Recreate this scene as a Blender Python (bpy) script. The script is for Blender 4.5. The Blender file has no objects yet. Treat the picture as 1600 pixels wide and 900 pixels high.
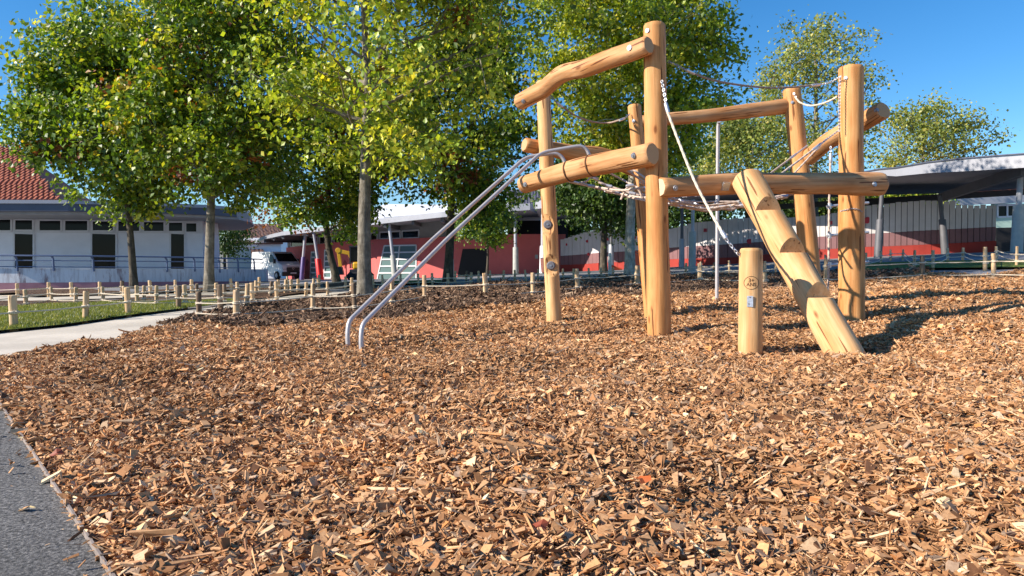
import bpy, bmesh, math, random
import numpy as np
from mathutils import Vector, Matrix, geometry
from mathutils.bvhtree import BVHTree
PI = math.pi
sc = bpy.context.scene
C = sc.collection
random.seed(7)
rng = np.random.default_rng(11)

# ------------------------------------------------------------------ camera, sky, sun, exposure
F = 1100.0
cam = bpy.data.cameras.new('camera')
cam.sensor_width = 36
cam.lens = 36 * F / 1600
cam.clip_start = 0.05
cam.clip_end = 3000
camo = bpy.data.objects.new('camera', cam)
C.objects.link(camo)
CL = Vector((0, 0, 0.75))
CR = Matrix.Rotation(math.radians(88.0), 3, 'X') @ Matrix.Rotation(math.radians(-0.5), 3, 'Z')
camo.matrix_world = Matrix.Translation(CL) @ CR.to_4x4()
sc.camera = camo

SUN_EL = 31.0
SDX, SDY = 0.955, 0.28                     # the way shadows fall on the ground
_n = math.hypot(SDX, SDY); SDX /= _n; SDY /= _n
world = bpy.data.worlds.new('World')
sc.world = world
world.use_nodes = True
wn = world.node_tree
bg = wn.nodes['Background']
sky = wn.nodes.new('ShaderNodeTexSky')
sky.sky_type = 'NISHITA'
sky.sun_disc = False
sky.sun_elevation = math.radians(SUN_EL)
sky.sun_rotation = math.atan2(-SDX, -SDY) % (2 * PI)
sky.altitude = 100
sky.air_density = 1.0
sky.dust_density = 0.0
sky.ozone_density = 5.0
hs = wn.nodes.new('ShaderNodeHueSaturation'); hs.inputs['Saturation'].default_value = 1.25
wn.links.new(sky.outputs[0], hs.inputs['Color'])
wn.links.new(hs.outputs[0], bg.inputs[0])
bg.inputs[1].default_value = 0.1
sl = bpy.data.lights.new('sun', 'SUN')
sl.energy = 5.0
sl.angle = math.radians(0.5)
sl.color = (1.0, 0.90, 0.78)
so = bpy.data.objects.new('sun', sl)
C.objects.link(so)
so.location = (-20, -10, 20)
ce, se = math.cos(math.radians(SUN_EL)), math.sin(math.radians(SUN_EL))
so.rotation_euler = Vector((SDX * ce, SDY * ce, -se)).to_track_quat('-Z', 'Y').to_euler()
sc.view_settings.view_transform = 'Standard'
sc.view_settings.look = 'None'
sc.view_settings.exposure = 0.77
sc.view_settings.gamma = 1
sc.cycles.max_bounces = 6
sc.cycles.diffuse_bounces = 3
sc.cycles.transparent_max_bounces = 6
sc.cycles.use_denoising = True

# ------------------------------------------------------------------ pixel -> world helpers (measuring the place)
def ray(px, py):
    return (CR @ Vector(((px - 800) / F, (450 - py) / F, -1))).normalized()
def P(px, py, d):
    return CL + CR @ Vector(((px - 800) / F * d, (450 - py) / F * d, -d))

CP = [(23, 515, 9.3), (133, 502, 10), (201, 493, 10.7), (300, 495, 10.8), (370, 499, 10.2), (489, 491, 11), (555, 488, 11.2),
      (664, 470, 12), (760, 470, 12), (833, 463, 13), (903, 455, 14), (1050, 445, 14.5), (1200, 442, 14.5), (1441, 434, 14), (1553, 434, 13.5),
      (1030, 523, 6.8), (1172, 547, 5.8), (1318, 549, 5.8), (1330, 497, 8.1), (865, 503, 8.2), (1120, 471, 9.8), (555, 546, 5.9),
      (1015, 492, 9.3), (1270, 480, 9.6), (205, 448, 19), (327, 456, 17), (570, 468, 13.5), (520, 441, 23), (700, 437, 24), (985, 437, 19),
      (0, 458, 28), (200, 456, 28.5), (410, 441, 36), (430, 436, 62), (600, 435, 50), (800, 431, 45), (875, 425, 44), (960, 421, 38),
      (1082, 425, 25), (1150, 412, 30), (1350, 401, 28), (1590, 392, 22), (1555, 394, 27), (1475, 396, 25), (200, 560, 5.5), (100, 720, 2.7)]
pts = []
for px, py, d in CP:
    p = P(px, py, d); pts.append((p.x, p.y, p.z))
pts += [(0, 1.5, 0), (-1.5, 1.6, 0), (2, 2, 0), (0, 3.5, 0.01), (3, 3.8, 0.02), (-3, 4, -.02), (0, -6, 0), (-8, -4, -.05), (8, -4, .1), (-9, 3, -.1),
        (8, 5, .2), (-40, 30, -.4), (-60, 90, -.8), (0, 90, -.6), (60, 90, .8), (40, 30, 1.2), (40, 0, .6), (-40, 0, -.2)]
pts = np.array(pts)
def _phi(r2): return np.sqrt(r2 + 4.0)
_A = _phi(((pts[:, None, :2] - pts[None, :, :2]) ** 2).sum(-1))
_m = pts[:, 2].mean()
_w = np.linalg.solve(_A - 0.12 * np.eye(len(pts)) , pts[:, 2] - _m)
def tza(x, y):
    x = np.asarray(x, float); y = np.asarray(y, float)
    out = np.empty(x.shape); xf = x.ravel(); yf = y.ravel(); o = np.empty(xf.shape)
    for s in range(0, len(xf), 20000):
        r2 = (xf[s:s + 20000, None] - pts[None, :, 0]) ** 2 + (yf[s:s + 20000, None] - pts[None, :, 1]) ** 2
        o[s:s + 20000] = _phi(r2) @ _w + _m
    o = o.reshape(x.shape)
    f = np.clip((np.hypot(x, y) - 95) / 60, 0, 1)
    return o * (1 - f) + (-0.6) * f
def tz(x, y): return float(tza(np.array([x]), np.array([y]))[0])
def G(px, py):
    """point of the ground seen at a pixel of the photograph"""
    r = ray(px, py)
    ts = np.concatenate([np.arange(0.5, 30, .05), np.arange(30, 140, .25)])
    X = CL.x + r.x * ts; Y = CL.y + r.y * ts; Z = CL.z + r.z * ts
    h = Z - tza(X, Y)
    k = np.argmax(h < 0) if (h < 0).any() else len(ts) - 1
    return Vector((X[k], Y[k], tz(X[k], Y[k])))
def D(px, d):
    """ground point in image column px at depth d"""
    p = P(px, 430, d)
    return Vector((p.x, p.y, tz(p.x, p.y)))

# ------------------------------------------------------------------ materials
def nd(nt, t, **kw):
    n = nt.nodes.new('ShaderNode' + t)
    for k, v in kw.items():
        if hasattr(n, k): setattr(n, k, v)
    return n
def newmat(name):
    m = bpy.data.materials.new(name); m.use_nodes = True
    return m, m.node_tree, m.node_tree.nodes['Principled BSDF']
def ramp(nt, src, stops):
    r = nd(nt, 'ValToRGB')
    e = r.color_ramp.elements
    while len(e) < len(stops): e.new(0.5)
    for k, (p, c) in enumerate(stops):
        e[k].position = p; e[k].color = (*c, 1)
    nt.links.new(src, r.inputs[0])
    return r.outputs[0]
def noise(nt, vec=None, scale=5, detail=4, rough=.6, dist=0):
    n = nd(nt, 'TexNoise'); n.inputs['Scale'].default_value = scale; n.inputs['Detail'].default_value = detail
    n.inputs['Roughness'].default_value = rough; n.inputs['Distortion'].default_value = dist
    if vec is not None: nt.links.new(vec, n.inputs['Vector'])
    return n.outputs['Fac']
def mapped(nt, scale, kind='Object'):
    tc = nd(nt, 'TexCoord'); mp = nd(nt, 'Mapping'); mp.inputs['Scale'].default_value = scale
    nt.links.new(tc.outputs[kind], mp.inputs['Vector'])
    return mp.outputs[0]
def bump(nt, bsdf, src, strength=.3, dist=.01):
    b = nd(nt, 'Bump'); b.inputs['Strength'].default_value = strength; b.inputs['Distance'].default_value = dist
    nt.links.new(src, b.inputs['Height']); nt.links.new(b.outputs[0], bsdf.inputs['Normal'])
def mix(nt, a, b, fac, mode='MIX'):
    m = nd(nt, 'Mix'); m.data_type = 'RGBA'; m.blend_type = mode
    for sock, v in ((m.inputs[0], fac), (m.inputs[6], a), (m.inputs[7], b)):
        if isinstance(v, (int, float)): sock.default_value = v
        elif isinstance(v, tuple): sock.default_value = (*v, 1)
        else: nt.links.new(v, sock)
    return m.outputs[2]
def simple(name, col, rough=.6, metal=0, var=.12, scale=6, bmp=.15, bd=.004, spec=.5, kind='Object'):
    m, nt, b = newmat(name)
    v = mapped(nt, (1, 1, 1), kind)
    f = noise(nt, v, scale, 6)
    lo = tuple(c * (1 - var) for c in col); hi = tuple(min(1, c * (1 + var)) for c in col)
    nt.links.new(ramp(nt, f, [(.3, lo), (.7, hi)]), b.inputs['Base Color'])
    b.inputs['Roughness'].default_value = rough; b.inputs['Metallic'].default_value = metal
    b.inputs['Specular IOR Level'].default_value = spec
    if bmp: bump(nt, b, noise(nt, v, scale * 12, 4), bmp, bd)
    return m
def wood(name, c0, c1, c2, streak=14, knots=True, crack=.85):
    """peeled log: grain runs along the object's own Z"""
    m, nt, b = newmat(name)
    g = noise(nt, mapped(nt, (streak, streak, .9)), 1.6, 8, .62, .3)
    big = noise(nt, mapped(nt, (2.2, 2.2, .8)), 1.5, 3)
    fine = noise(nt, mapped(nt, (90, 90, 5)), 1, 4)
    col = ramp(nt, g, [(.28, c0), (.5, c1), (.72, c2)])
    col = mix(nt, col, ramp(nt, big, [(.35, (.74, .58, .42)), (.6, (1.0, 1.0, 1.0))]), .8, 'MULTIPLY')
    col = mix(nt, col, ramp(nt, fine, [(.3, (.86, .82, .78)), (.6, (1, 1, 1))]), .6, 'MULTIPLY')
    if knots:
        vo = nd(nt, 'TexVoronoi'); vo.inputs['Scale'].default_value = 1.0
        nt.links.new(mapped(nt, (5.5, 5.5, 2.2)), vo.inputs['Vector'])
        k = ramp(nt, vo.outputs['Distance'], [(.05, (.30, .17, .09)), (.12, (1, 1, 1))])
        col = mix(nt, col, k, .8, 'MULTIPLY')
        ck = noise(nt, mapped(nt, (22, 22, 1.1)), 1.4, 2, .4)
        col = mix(nt, col, ramp(nt, ck, [(.335, (.22, .12, .06)), (.35, (1, 1, 1))]), crack, 'MULTIPLY')
    nt.links.new(col, b.inputs['Base Color'])
    b.inputs['Roughness'].default_value = .62; b.inputs['Specular IOR Level'].default_value = .25
    bump(nt, b, g, .35, .012)
    return m
M = {}
M['wood'] = wood('peeled_robinia_wood', (.50, .225, .070), (.66, .335, .125), (.76, .44, .195))
M['wood_pale'] = wood('pale_peeled_wood', (.60, .33, .135), (.74, .455, .215), (.82, .56, .30))
M['wood_marker'] = wood('marker_post_wood', (.60, .33, .135), (.74, .455, .215), (.82, .56, .30), crack=0.0)
M['wood_bar'] = wood('weathered_peeled_wood', (.46, .225, .09), (.63, .345, .155), (.74, .455, .24))
M['stake'] = wood('split_chestnut', (.46, .31, .16), (.66, .49, .30), (.76, .60, .40), 20)
M['stake_bark'] = wood('chestnut_with_bark', (.10, .07, .045), (.22, .16, .11), (.42, .32, .22), 12)
def endgrain(name, c0, c1):
    m, nt, b = newmat(name)
    v = mapped(nt, (1, 1, 1))
    s = nd(nt, 'SeparateXYZ'); nt.links.new(v, s.inputs[0])
    w = nd(nt, 'TexWave'); w.wave_type = 'RINGS'; w.rings_direction = 'Z'
    w.inputs['Scale'].default_value = 28; w.inputs['Distortion'].default_value = 3; w.inputs['Detail'].default_value = 3
    nt.links.new(v, w.inputs['Vector'])
    nt.links.new(ramp(nt, w.outputs['Fac'], [(.2, c0), (.7, c1)]), b.inputs['Base Color'])
    b.inputs['Roughness'].default_value = .8
    return m
M['end'] = endgrain('sawn_end_grain', (.42, .24, .11), (.58, .37, .19))
M['end_pale'] = endgrain('fresh_end_grain', (.58, .42, .25), (.70, .54, .35))
M['steel'] = simple('brushed_steel', (.50, .475, .475), .45, .35, .06, 8, .05)
M['bolt'] = simple('galvanised_bolt', (.36, .38, .42), .45, .7, .15, 40, .1)
M['rope'] = simple('braided_rope', (.56, .44, .36), .85, 0, .2, 60, .5, .002)
M['rope_pale'] = simple('pale_fence_rope', (.66, .56, .42), .9, 0, .2, 30, .4, .003)
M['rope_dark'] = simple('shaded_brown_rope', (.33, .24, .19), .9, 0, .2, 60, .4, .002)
M['alu'] = simple('pressed_aluminium_sleeve', (.62, .63, .66), .4, .6, .1, 30, .1)
M['hold'] = simple('grey_rubber_hold', (.15, .15, .17), .6, 0, .15, 20, .2)
M['burn'] = simple('burnt_marking', (.09, .045, .02), .9, 0, .1, 20, 0)
M['rail_shadow'] = simple('painted_rail_shadow', (.16, .075, .03), .9, 0, .1, 20, 0)  # dark brown standing in for the rails' shadow on the bar
M['plate'] = simple('printed_metal_plate', (.42, .47, .55), .5, .2, .25, 60, 0)

def ground_mat(name, stops, scale, rough=.95, bs=.5, bd=.03, bscale=None, patch=None):
    m, nt, b = newmat(name)
    v = mapped(nt, (1, 1, 1))
    f = noise(nt, v, scale, 8, .7)
    col = ramp(nt, f, stops)
    if patch:
        col = mix(nt, col, ramp(nt, noise(nt, v, patch, 4), [(.38, (.72, .72, .72)), (.62, (1, 1, 1))]), .8, 'MULTIPLY')
    nt.links.new(col, b.inputs['Base Color'])
    b.inputs['Roughness'].default_value = rough; b.inputs['Specular IOR Level'].default_value = .2
    bump(nt, b, noise(nt, v, bscale or scale, 6, .7), bs, bd)
    return m
M['paving'] = ground_mat('grey_asphalt_paving', [(.3, (.21, .21, .22)), (.7, (.30, .30, .31))], 8, bs=.2, patch=.5)
M['asphalt'] = ground_mat('coarse_asphalt', [(.36, (.05, .05, .05)), (.52, (.19, .185, .18)), (.68, (.42, .40, .38))], 75, .9, .9, .012, 90, .9)
M['chip_floor'] = ground_mat('wood_chip_floor', [(.38, (.10, .055, .028)), (.5, (.36, .21, .11)), (.63, (.60, .40, .23))], 34, bs=1, bd=.03, patch=.6)
M['bark_floor'] = ground_mat('dark_bark_floor', [(.38, (.04, .024, .016)), (.52, (.15, .088, .055)), (.66, (.33, .21, .14))], 26, bs=1, bd=.04, patch=.6)
M['lawn'] = ground_mat('short_lawn', [(.35, (.08, .12, .025)), (.55, (.17, .23, .055)), (.7, (.26, .30, .10))], 60, bs=.8, bd=.03, patch=1.5)
M['sandpath'] = ground_mat('pale_stabilised_sand', [(.35, (.56, .50, .42)), (.65, (.68, .62, .53))], 25, bs=.2, bd=.005, patch=.8)

def colattr(name, rough=.7, spec=.3, trans=0.0, streak=0):
    m, nt, b = newmat(name)
    a = nd(nt, 'Attribute'); a.attribute_name = 'col'
    col = a.outputs['Color']
    if streak:
        col = mix(nt, col, ramp(nt, noise(nt, mapped(nt, (1, 1, 1)), streak, 5, .7), [(.3, (.62, .58, .55)), (.65, (1.0, 1.0, 1.0))]), .85, 'MULTIPLY')
    nt.links.new(col, b.inputs['Base Color'])
    b.inputs['Roughness'].default_value = rough; b.inputs['Specular IOR Level'].default_value = spec
    if trans:
        t = nd(nt, 'BsdfTranslucent'); nt.links.new(mix(nt, col, (1.0, .95, .35), .0 + .0), t.inputs[0])
        tc = mix(nt, col, (1.6, 1.5, .5), 1.0, 'MULTIPLY'); nt.links.new(tc, t.inputs[0])
        ms = nd(nt, 'MixShader'); ms.inputs[0].default_value = trans
        out = nt.nodes['Material Output']
        nt.links.new(b.outputs[0], ms.inputs[1]); nt.links.new(t.outputs[0], ms.inputs[2]); nt.links.new(ms.outputs[0], out.inputs[0])
    return m
M['chip'] = colattr('wood_chip_pieces', .75, .2, 0, 110)
M['leaf'] = colattr('tree_leaves', .42, .45, .38)

# ------------------------------------------------------------------ object helpers
def meta(o, label=None, cat=None, group=None, kind=None):
    if label: o['label'] = label
    if cat: o['category'] = cat
    if group: o['group'] = group
    if kind: o['kind'] = kind
    return o
def thing(name, label, cat, loc=(0, 0, 0), group=None, rz=0):
    o = bpy.data.objects.new(name, None); C.objects.link(o)
    o.empty_display_size = .2
    o.location = loc; o.rotation_euler = (0, 0, rz)
    bpy.context.view_layer.update() if False else None
    return meta(o, label, cat, group)
WM = {}
def wmat(o):
    """world matrix without waiting for an update"""
    if o is None: return Matrix.Identity(4)
    return wmat(o.parent) @ o.matrix_basis
def link(name, me, mat, parent=None, W=None, local=False):
    """W: world matrix of the new object (identity = mesh given in world coordinates)"""
    o = bpy.data.objects.new(name, me)
    for m in (mat if isinstance(mat, (list, tuple)) else [mat]):
        if m is not None: me.materials.append(m)
    C.objects.link(o)
    o.parent = parent
    if not local:
        Wm = W if W is not None else Matrix.Identity(4)
        o.matrix_basis = wmat(parent).inverted() @ Wm if parent else Wm
    elif W is not None: o.matrix_basis = W
    return o
def pyd(name, v, f, smooth=False):
    me = bpy.data.meshes.new(name); me.from_pydata([tuple(a) for a in v], [], f); me.update()
    me.shade_smooth() if smooth else me.shade_flat()
    return me
def fast_mesh(name, co, quads, col=None, smooth=False):
    """co (N,3) float, quads (M,k) int"""
    me = bpy.data.meshes.new(name)
    k = quads.shape[1]; n = len(quads)
    me.vertices.add(len(co)); me.vertices.foreach_set('co', co.astype(np.float32).ravel())
    me.loops.add(n * k); me.loops.foreach_set('vertex_index', quads.astype(np.int32).ravel())
    me.polygons.add(n); me.polygons.foreach_set('loop_start', np.arange(0, n * k, k, dtype=np.int32))
    me.polygons.foreach_set('loop_total', np.full(n, k, dtype=np.int32))
    me.polygons.foreach_set('use_smooth', np.full(n, bool(smooth), dtype=bool))
    me.update(calc_edges=True)
    if col is not None:
        a = me.attributes.new('col', 'FLOAT_COLOR', 'FACE')
        c4 = np.ones((n, 4), np.float32); c4[:, :3] = col
        a.data.foreach_set('color', c4.ravel())
    return me
class MB:
    """collects boxes, bars, tubes ... and links them as ONE mesh object"""
    def __init__(s): s.v = []; s.f = []
    def add(s, v, f):
        k = len(s.v); s.v += [tuple(a) for a in v]; s.f += [[i + k for i in q] for q in f]; return s
    def box(s, a, b):
        (x0, y0, z0), (x1, y1, z1) = a, b
        return s.add([(x0, y0, z0), (x1, y0, z0), (x1, y1, z0), (x0, y1, z0), (x0, y0, z1), (x1, y0, z1), (x1, y1, z1), (x0, y1, z1)],
                     [(0, 3, 2, 1), (4, 5, 6, 7), (0, 1, 5, 4), (1, 2, 6, 5), (2, 3, 7, 6), (3, 0, 4, 7)])
    def slab(s, pts2, z0, z1):
        n = len(pts2)
        z0s = z0 if hasattr(z0, '__len__') else [z0] * n; z1s = z1 if hasattr(z1, '__len__') else [z1] * n
        v = [(p[0], p[1], z) for p, z in zip(pts2, z0s)] + [(p[0], p[1], z) for p, z in zip(pts2, z1s)]
        return s.add(v, [list(range(n))[::-1], list(range(n, 2 * n))] + [(i, (i + 1) % n, n + (i + 1) % n, n + i) for i in range(n)])
    def bar(s, p, q, w, h, up=Vector((0, 0, 1))):
        p = Vector(p); q = Vector(q); d = (q - p).normalized(); u = Vector(up)
        sx = d.cross(u); sx = sx.normalized() if sx.length > 1e-4 else Vector((1, 0, 0)); sz = sx.cross(d).normalized()
        v = []
        for e in (p, q):
            for a, b in ((-1, -1), (1, -1), (1, 1), (-1, 1)): v.append(e + sx * a * w / 2 + sz * b * h / 2)
        return s.add(v, [(0, 1, 2, 3), (7, 6, 5, 4), (0, 4, 5, 1), (1, 5, 6, 2), (2, 6, 7, 3), (3, 7, 4, 0)])
    def quad(s, a, b, c, d): return s.add([a, b, c, d], [(0, 1, 2, 3)])
    def tube(s, path, r, n=8, caps=True):
        path = [Vector(p) for p in path]; m = len(path)
        rs = r if hasattr(r, '__len__') else [r] * m
        t = (path[1] - path[0]).normalized(); ref = Vector((0, 0, 1)) if abs(t.z) < .9 else Vector((1, 0, 0))
        u = t.cross(ref).normalized(); v = []
        for i, p in enumerate(path):
            a = path[min(i + 1, m - 1)] - path[max(i - 1, 0)]
            t = a.normalized(); u = (u - t * u.dot(t)).normalized(); w = t.cross(u)
            for k in range(n):
                an = 2 * PI * k / n
                v.append(p + (u * math.cos(an) + w * math.sin(an)) * rs[i])
        f = [(i * n + k, i * n + (k + 1) % n, (i + 1) * n + (k + 1) % n, (i + 1) * n + k) for i in range(m - 1) for k in range(n)]
        if caps: f += [list(range(n))[::-1], list(range((m - 1) * n, m * n))]
        return s.add(v, f)
    def cyl(s, p, q, r0, r1=None, n=16): return s.tube([p, q], [r0, r0 if r1 is None else r1], n)
    def lathe(s, prof, n=20, c=(0, 0, 0)):
        v = [(c[0] + r * math.cos(2 * PI * k / n), c[1] + r * math.sin(2 * PI * k / n), c[2] + z) for r, z in prof for k in range(n)]
        m = len(prof)
        f = [(i * n + k, i * n + (k + 1) % n, (i + 1) * n + (k + 1) % n, (i + 1) * n + k) for i in range(m - 1) for k in range(n)]
        f += [list(range(n))[::-1], list(range((m - 1) * n, m * n))]
        return s.add(v, f)
    def torus(s, c, ax, R, r, n=14, m=6, stretch=1.0, up=None):
        c = Vector(c); ax = Vector(ax).normalized()
        u = Vector(up).normalized() if up is not None else ax.orthogonal().normalized()
        w = ax.cross(u)
        v = []
        for i in range(n):
            a = 2 * PI * i / n; cd = u * math.cos(a) * stretch + w * math.sin(a)
            rd = (u * math.cos(a) + w * math.sin(a))
            for k in range(m):
                b = 2 * PI * k / m
                v.append(c + cd * R + rd * r * math.cos(b) + ax * r * math.sin(b))
        f = [(i * m + k, ((i + 1) % n) * m + k, ((i + 1) % n) * m + (k + 1) % m, i * m + (k + 1) % m) for i in range(n) for k in range(m)]
        return s.add(v, f)
    def build(s, name, mat, parent=None, smooth=False, W=None, local=False, bevel=0):
        me = pyd(name, s.v, s.f, False)
        if smooth:
            me.shade_smooth()
            me.set_sharp_from_angle(angle=math.radians(40))
        o = link(name, me, mat, parent, W, local)
        if bevel:
            b = o.modifiers.new('bevel', 'BEVEL'); b.width = bevel; b.segments = 2; b.limit_method = 'ANGLE'
        return o
def smooth_path(ps, k=8):
    ps = [Vector(p) for p in ps]; q = [ps[0] * 2 - ps[1]] + ps + [ps[-1] * 2 - ps[-2]]; out = []
    for i in range(1, len(q) - 2):
        for j in range(k):
            t = j / k; a, b, c, d = q[i - 1], q[i], q[i + 1], q[i + 2]
            out.append(.5 * ((2 * b) + (-a + c) * t + (2 * a - 5 * b + 4 * c - d) * t * t + (-a + 3 * b - 3 * c + d) * t ** 3))
    out.append(ps[-1]); return out
def frame(p0, p1, roll=0):
    z = (Vector(p1) - Vector(p0)).normalized()
    r = z.to_track_quat('Z', 'Y').to_matrix() @ Matrix.Rotation(roll, 3, 'Z')
    return Matrix.Translation(p0) @ r.to_4x4()
def log(name, p0, p1, r0, r1, parent, mat, endmat=None, bends=(), rough=.05, seed=0, n=28, cap=.018, dents=(), facets=.5, m=None, label=None):
    """a peeled log from p0 to p1: its mesh runs along local Z. bends: (t, world offset); dents: (t, half width, depth)"""
    p0 = Vector(p0); p1 = Vector(p1); L = (p1 - p0).length
    rs = random.Random(seed)
    W = frame(p0, p1); Wi = W.to_3x3().inverted()
    bl = sorted([(0, Vector()), (1, Vector())] + [(t, Wi @ Vector(o)) for t, o in bends], key=lambda a: a[0])
    rings = m or max(14, int(L / .045))
    ts = sorted(set([0, cap / L, 1 - cap / L, 1] + [i / rings for i in range(1, rings)] + [min(1, max(0, t + s * hw * k)) for t, hw, _ in dents for s in (-1, 1) for k in (.2, .6, 1, 1.4)]))
    ph = [rs.uniform(0, 2 * PI) for _ in range(12)]; fz = [rs.uniform(1.2, 3.4) for _ in range(12)]
    def off(t):
        for (t0, a), (t1, b) in zip(bl, bl[1:]):
            if t0 <= t <= t1:
                u = (t - t0) / max(1e-6, t1 - t0); u = u * u * (3 - 2 * u)
                return a.lerp(b, u)
        return Vector()
    v = []
    for t in ts:
        o = off(t); r = r0 + (r1 - r0) * t
        if t == 0 or t == 1: r -= cap * .8
        for tt, hw, dp in dents:
            q = abs(t - tt) / hw
            if q < 1: r -= dp
        z = t * L
        for k in range(n):
            a = 2 * PI * k / n
            w = rough * (.5 * math.sin(2 * a + ph[0] + z * fz[0]) + .35 * math.sin(3 * a + ph[1] - z * fz[1] * 1.3) + .35 * math.sin(ph[2] + z * fz[2] * 2.2)
                         + .2 * math.sin(5 * a + ph[3] + z * fz[3] * 2) + .15 * math.sin(a + ph[4] + z * 6 * fz[4]))
            fct = facets * .055 * abs(math.sin(3.5 * a + ph[5] + .5 * math.sin(z * 1.7 + ph[6])))
            rr = r * (1 + w - fct)
            v.append((o.x + rr * math.cos(a), o.y + rr * math.sin(a), z + (o.z if 0 < t < 1 else 0)))
    R = len(ts)
    f = [(i * n + k, i * n + (k + 1) % n, (i + 1) * n + (k + 1) % n, (i + 1) * n + k) for i in range(R - 1) for k in range(n)]
    f += [list(range(n))[::-1], list(range((R - 1) * n, R * n))]
    me = pyd(name, v, f); me.shade_smooth()
    me.polygons[len(f) - 1].use_smooth = False; me.polygons[len(f) - 2].use_smooth = False
    me.set_sharp_from_angle(angle=math.radians(50))
    o = link(name, me, [mat, endmat or mat], parent, W)
    me.polygons[len(f) - 1].material_index = 1; me.polygons[len(f) - 2].material_index = 1
    if label: o['label'] = label
    return o
def cut(ob, cutters):
    """carve notches: cutters are world-space MB meshes"""
    tmp = []
    W = wmat(ob)
    for c in cutters:
        me = pyd('cutter', [W.inverted() @ Vector(q) for q in c.v], c.f)
        bm = bmesh.new(); bm.from_mesh(me); bmesh.ops.recalc_face_normals(bm, faces=bm.faces); bm.to_mesh(me); bm.free()
        t = bpy.data.objects.new('cutter', me); C.objects.link(t); t.parent = ob.parent; t.matrix_basis = ob.matrix_basis
        md = ob.modifiers.new('cut', 'BOOLEAN'); md.operation = 'DIFFERENCE'; md.object = t; md.solver = 'EXACT'
        tmp.append(t)
    bpy.context.view_layer.update()
    dg = bpy.context.evaluated_depsgraph_get()
    me = bpy.data.meshes.new_from_object(ob.evaluated_get(dg))
    ob.modifiers.clear(); old = ob.data; me.name = old.name
    if len(me.materials) == 0:
        for mm in old.materials: me.materials.append(mm)
    ob.data = me
    me.set_sharp_from_angle(angle=math.radians(40))
    for t in tmp: bpy.data.objects.remove(t, do_unlink=True)
def bvh(ob):
    W = wmat(ob)
    return BVHTree.FromPolygons([W @ v.co for v in ob.data.vertices], [list(p.vertices) for p in ob.data.polygons])
def hit(tree, px, py):
    h = tree.ray_cast(CL, ray(px, py))
    return h[0], h[1]
def bolt_at(ob, px, py, r=.024, mat=None, tree=None):
    t = tree or bvh(ob)
    p, nrm = hit(t, px, py)
    if p is None: return None
    b = MB(); b.cyl(p - nrm * .02, p + nrm * .012, r, r * .85, 14)
    b.cyl(p + nrm * .011, p + nrm * .02, r * .45, r * .42, 6)
    return b.build('bolt', mat or M['bolt'], ob, smooth=True)

# ------------------------------------------------------------------ the ground and what is laid on it
def pts_in(poly, X, Y):
    ins = np.zeros(X.shape, bool); n = len(poly)
    for i in range(n):
        x0, y0 = poly[i][0], poly[i][1]; x1, y1 = poly[(i + 1) % n][0], poly[(i + 1) % n][1]
        c = ((y0 > Y) != (y1 > Y)) & (X < (x1 - x0) * (Y - y0) / ((y1 - y0) if y1 != y0 else 1e-9) + x0)
        ins ^= c
    return ins
def bumps(x, y):
    x = np.asarray(x, float); y = np.asarray(y, float)
    r = np.random.default_rng(5); z = np.zeros(np.broadcast(x, y).shape)
    for k in range(26):
        a = r.uniform(0, PI); wl = r.uniform(.35, 2.2); ph = r.uniform(0, 6.28)
        z += wl ** .8 * .0065 * np.sin((x * math.cos(a) + y * math.sin(a)) * 6.28 / wl + ph + 1.5 * np.sin(x * .9 + y * 1.3 + k))
    dd = np.abs((x - E0.x) * ed.y - (y - E0.y) * ed.x)
    return np.where(dd < .9, z * (dd / .9) ** .8 + .012 * (1 - dd / .9), z)
def sheet(name, poly, step, off, mat, bump_amp=0, kind='structure', near=None):
    poly = [(p[0], p[1]) for p in poly]
    per = []
    for (x0, y0), (x1, y1) in zip(poly, poly[1:] + poly[:1]):
        L = math.hypot(x1 - x0, y1 - y0); k = max(1, int(L / (step * 1.2)))
        per += [(x0 + (x1 - x0) * j / k, y0 + (y1 - y0) * j / k) for j in range(k)]
    xs = [p[0] for p in per]; ys = [p[1] for p in per]
    X, Y = np.meshgrid(np.arange(min(xs), max(xs), step), np.arange(min(ys), max(ys), step))
    X = X.ravel(); Y = Y.ravel(); ok = pts_in(per, X, Y)
    inner = list(zip(X[ok], Y[ok]))
    vs = [Vector(p) for p in per + inner]; n = len(per)
    r = geometry.delaunay_2d_cdt(vs, [(i, (i + 1) % n) for i in range(n)], [], 1, 1e-5)
    co = np.array([(v.x, v.y) for v in r[0]])
    z = tza(co[:, 0], co[:, 1]) + off
    if bump_amp: z = z + bumps(co[:, 0], co[:, 1]) * bump_amp
    f = [list(t) if ((r[0][t[1]] - r[0][t[0]]).cross(r[0][t[2]] - r[0][t[0]]) if False else 1) else t for t in r[2]]
    me = pyd(name, [(a, b, c) for (a, b), c in zip(co, z)], f, True)
    o = link(name, me, mat)
    return meta(o, kind=kind)
def grid(xs, ys, name, mat, off=0.0, lower=()):
    X, Y = np.meshgrid(xs, ys); Z = tza(X, Y) + off
    for pl in lower: Z -= .22 * pts_in([(p[0], p[1]) for p in pl], X.ravel(), Y.ravel()).reshape(X.shape)
    co = np.stack([X, Y, Z], -1).reshape(-1, 3); nx = len(xs); ny = len(ys)
    i = np.arange(nx - 1); j = np.arange(ny - 1); I, J = np.meshgrid(i, j); a = (J * nx + I).ravel()
    q = np.stack([a, a + 1, a + nx + 1, a + nx], 1)
    return meta(link(name, fast_mesh(name, co, q, None, True), mat), kind='structure')
gx = np.concatenate([-np.geomspace(1500, 42, 14), np.arange(-40, 40.1, .8), np.geomspace(42, 1500, 14)])
gy = np.concatenate([-np.geomspace(1500, 14, 14), np.arange(-12, 70.1, .8), np.geomspace(72, 1500, 14)])

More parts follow.
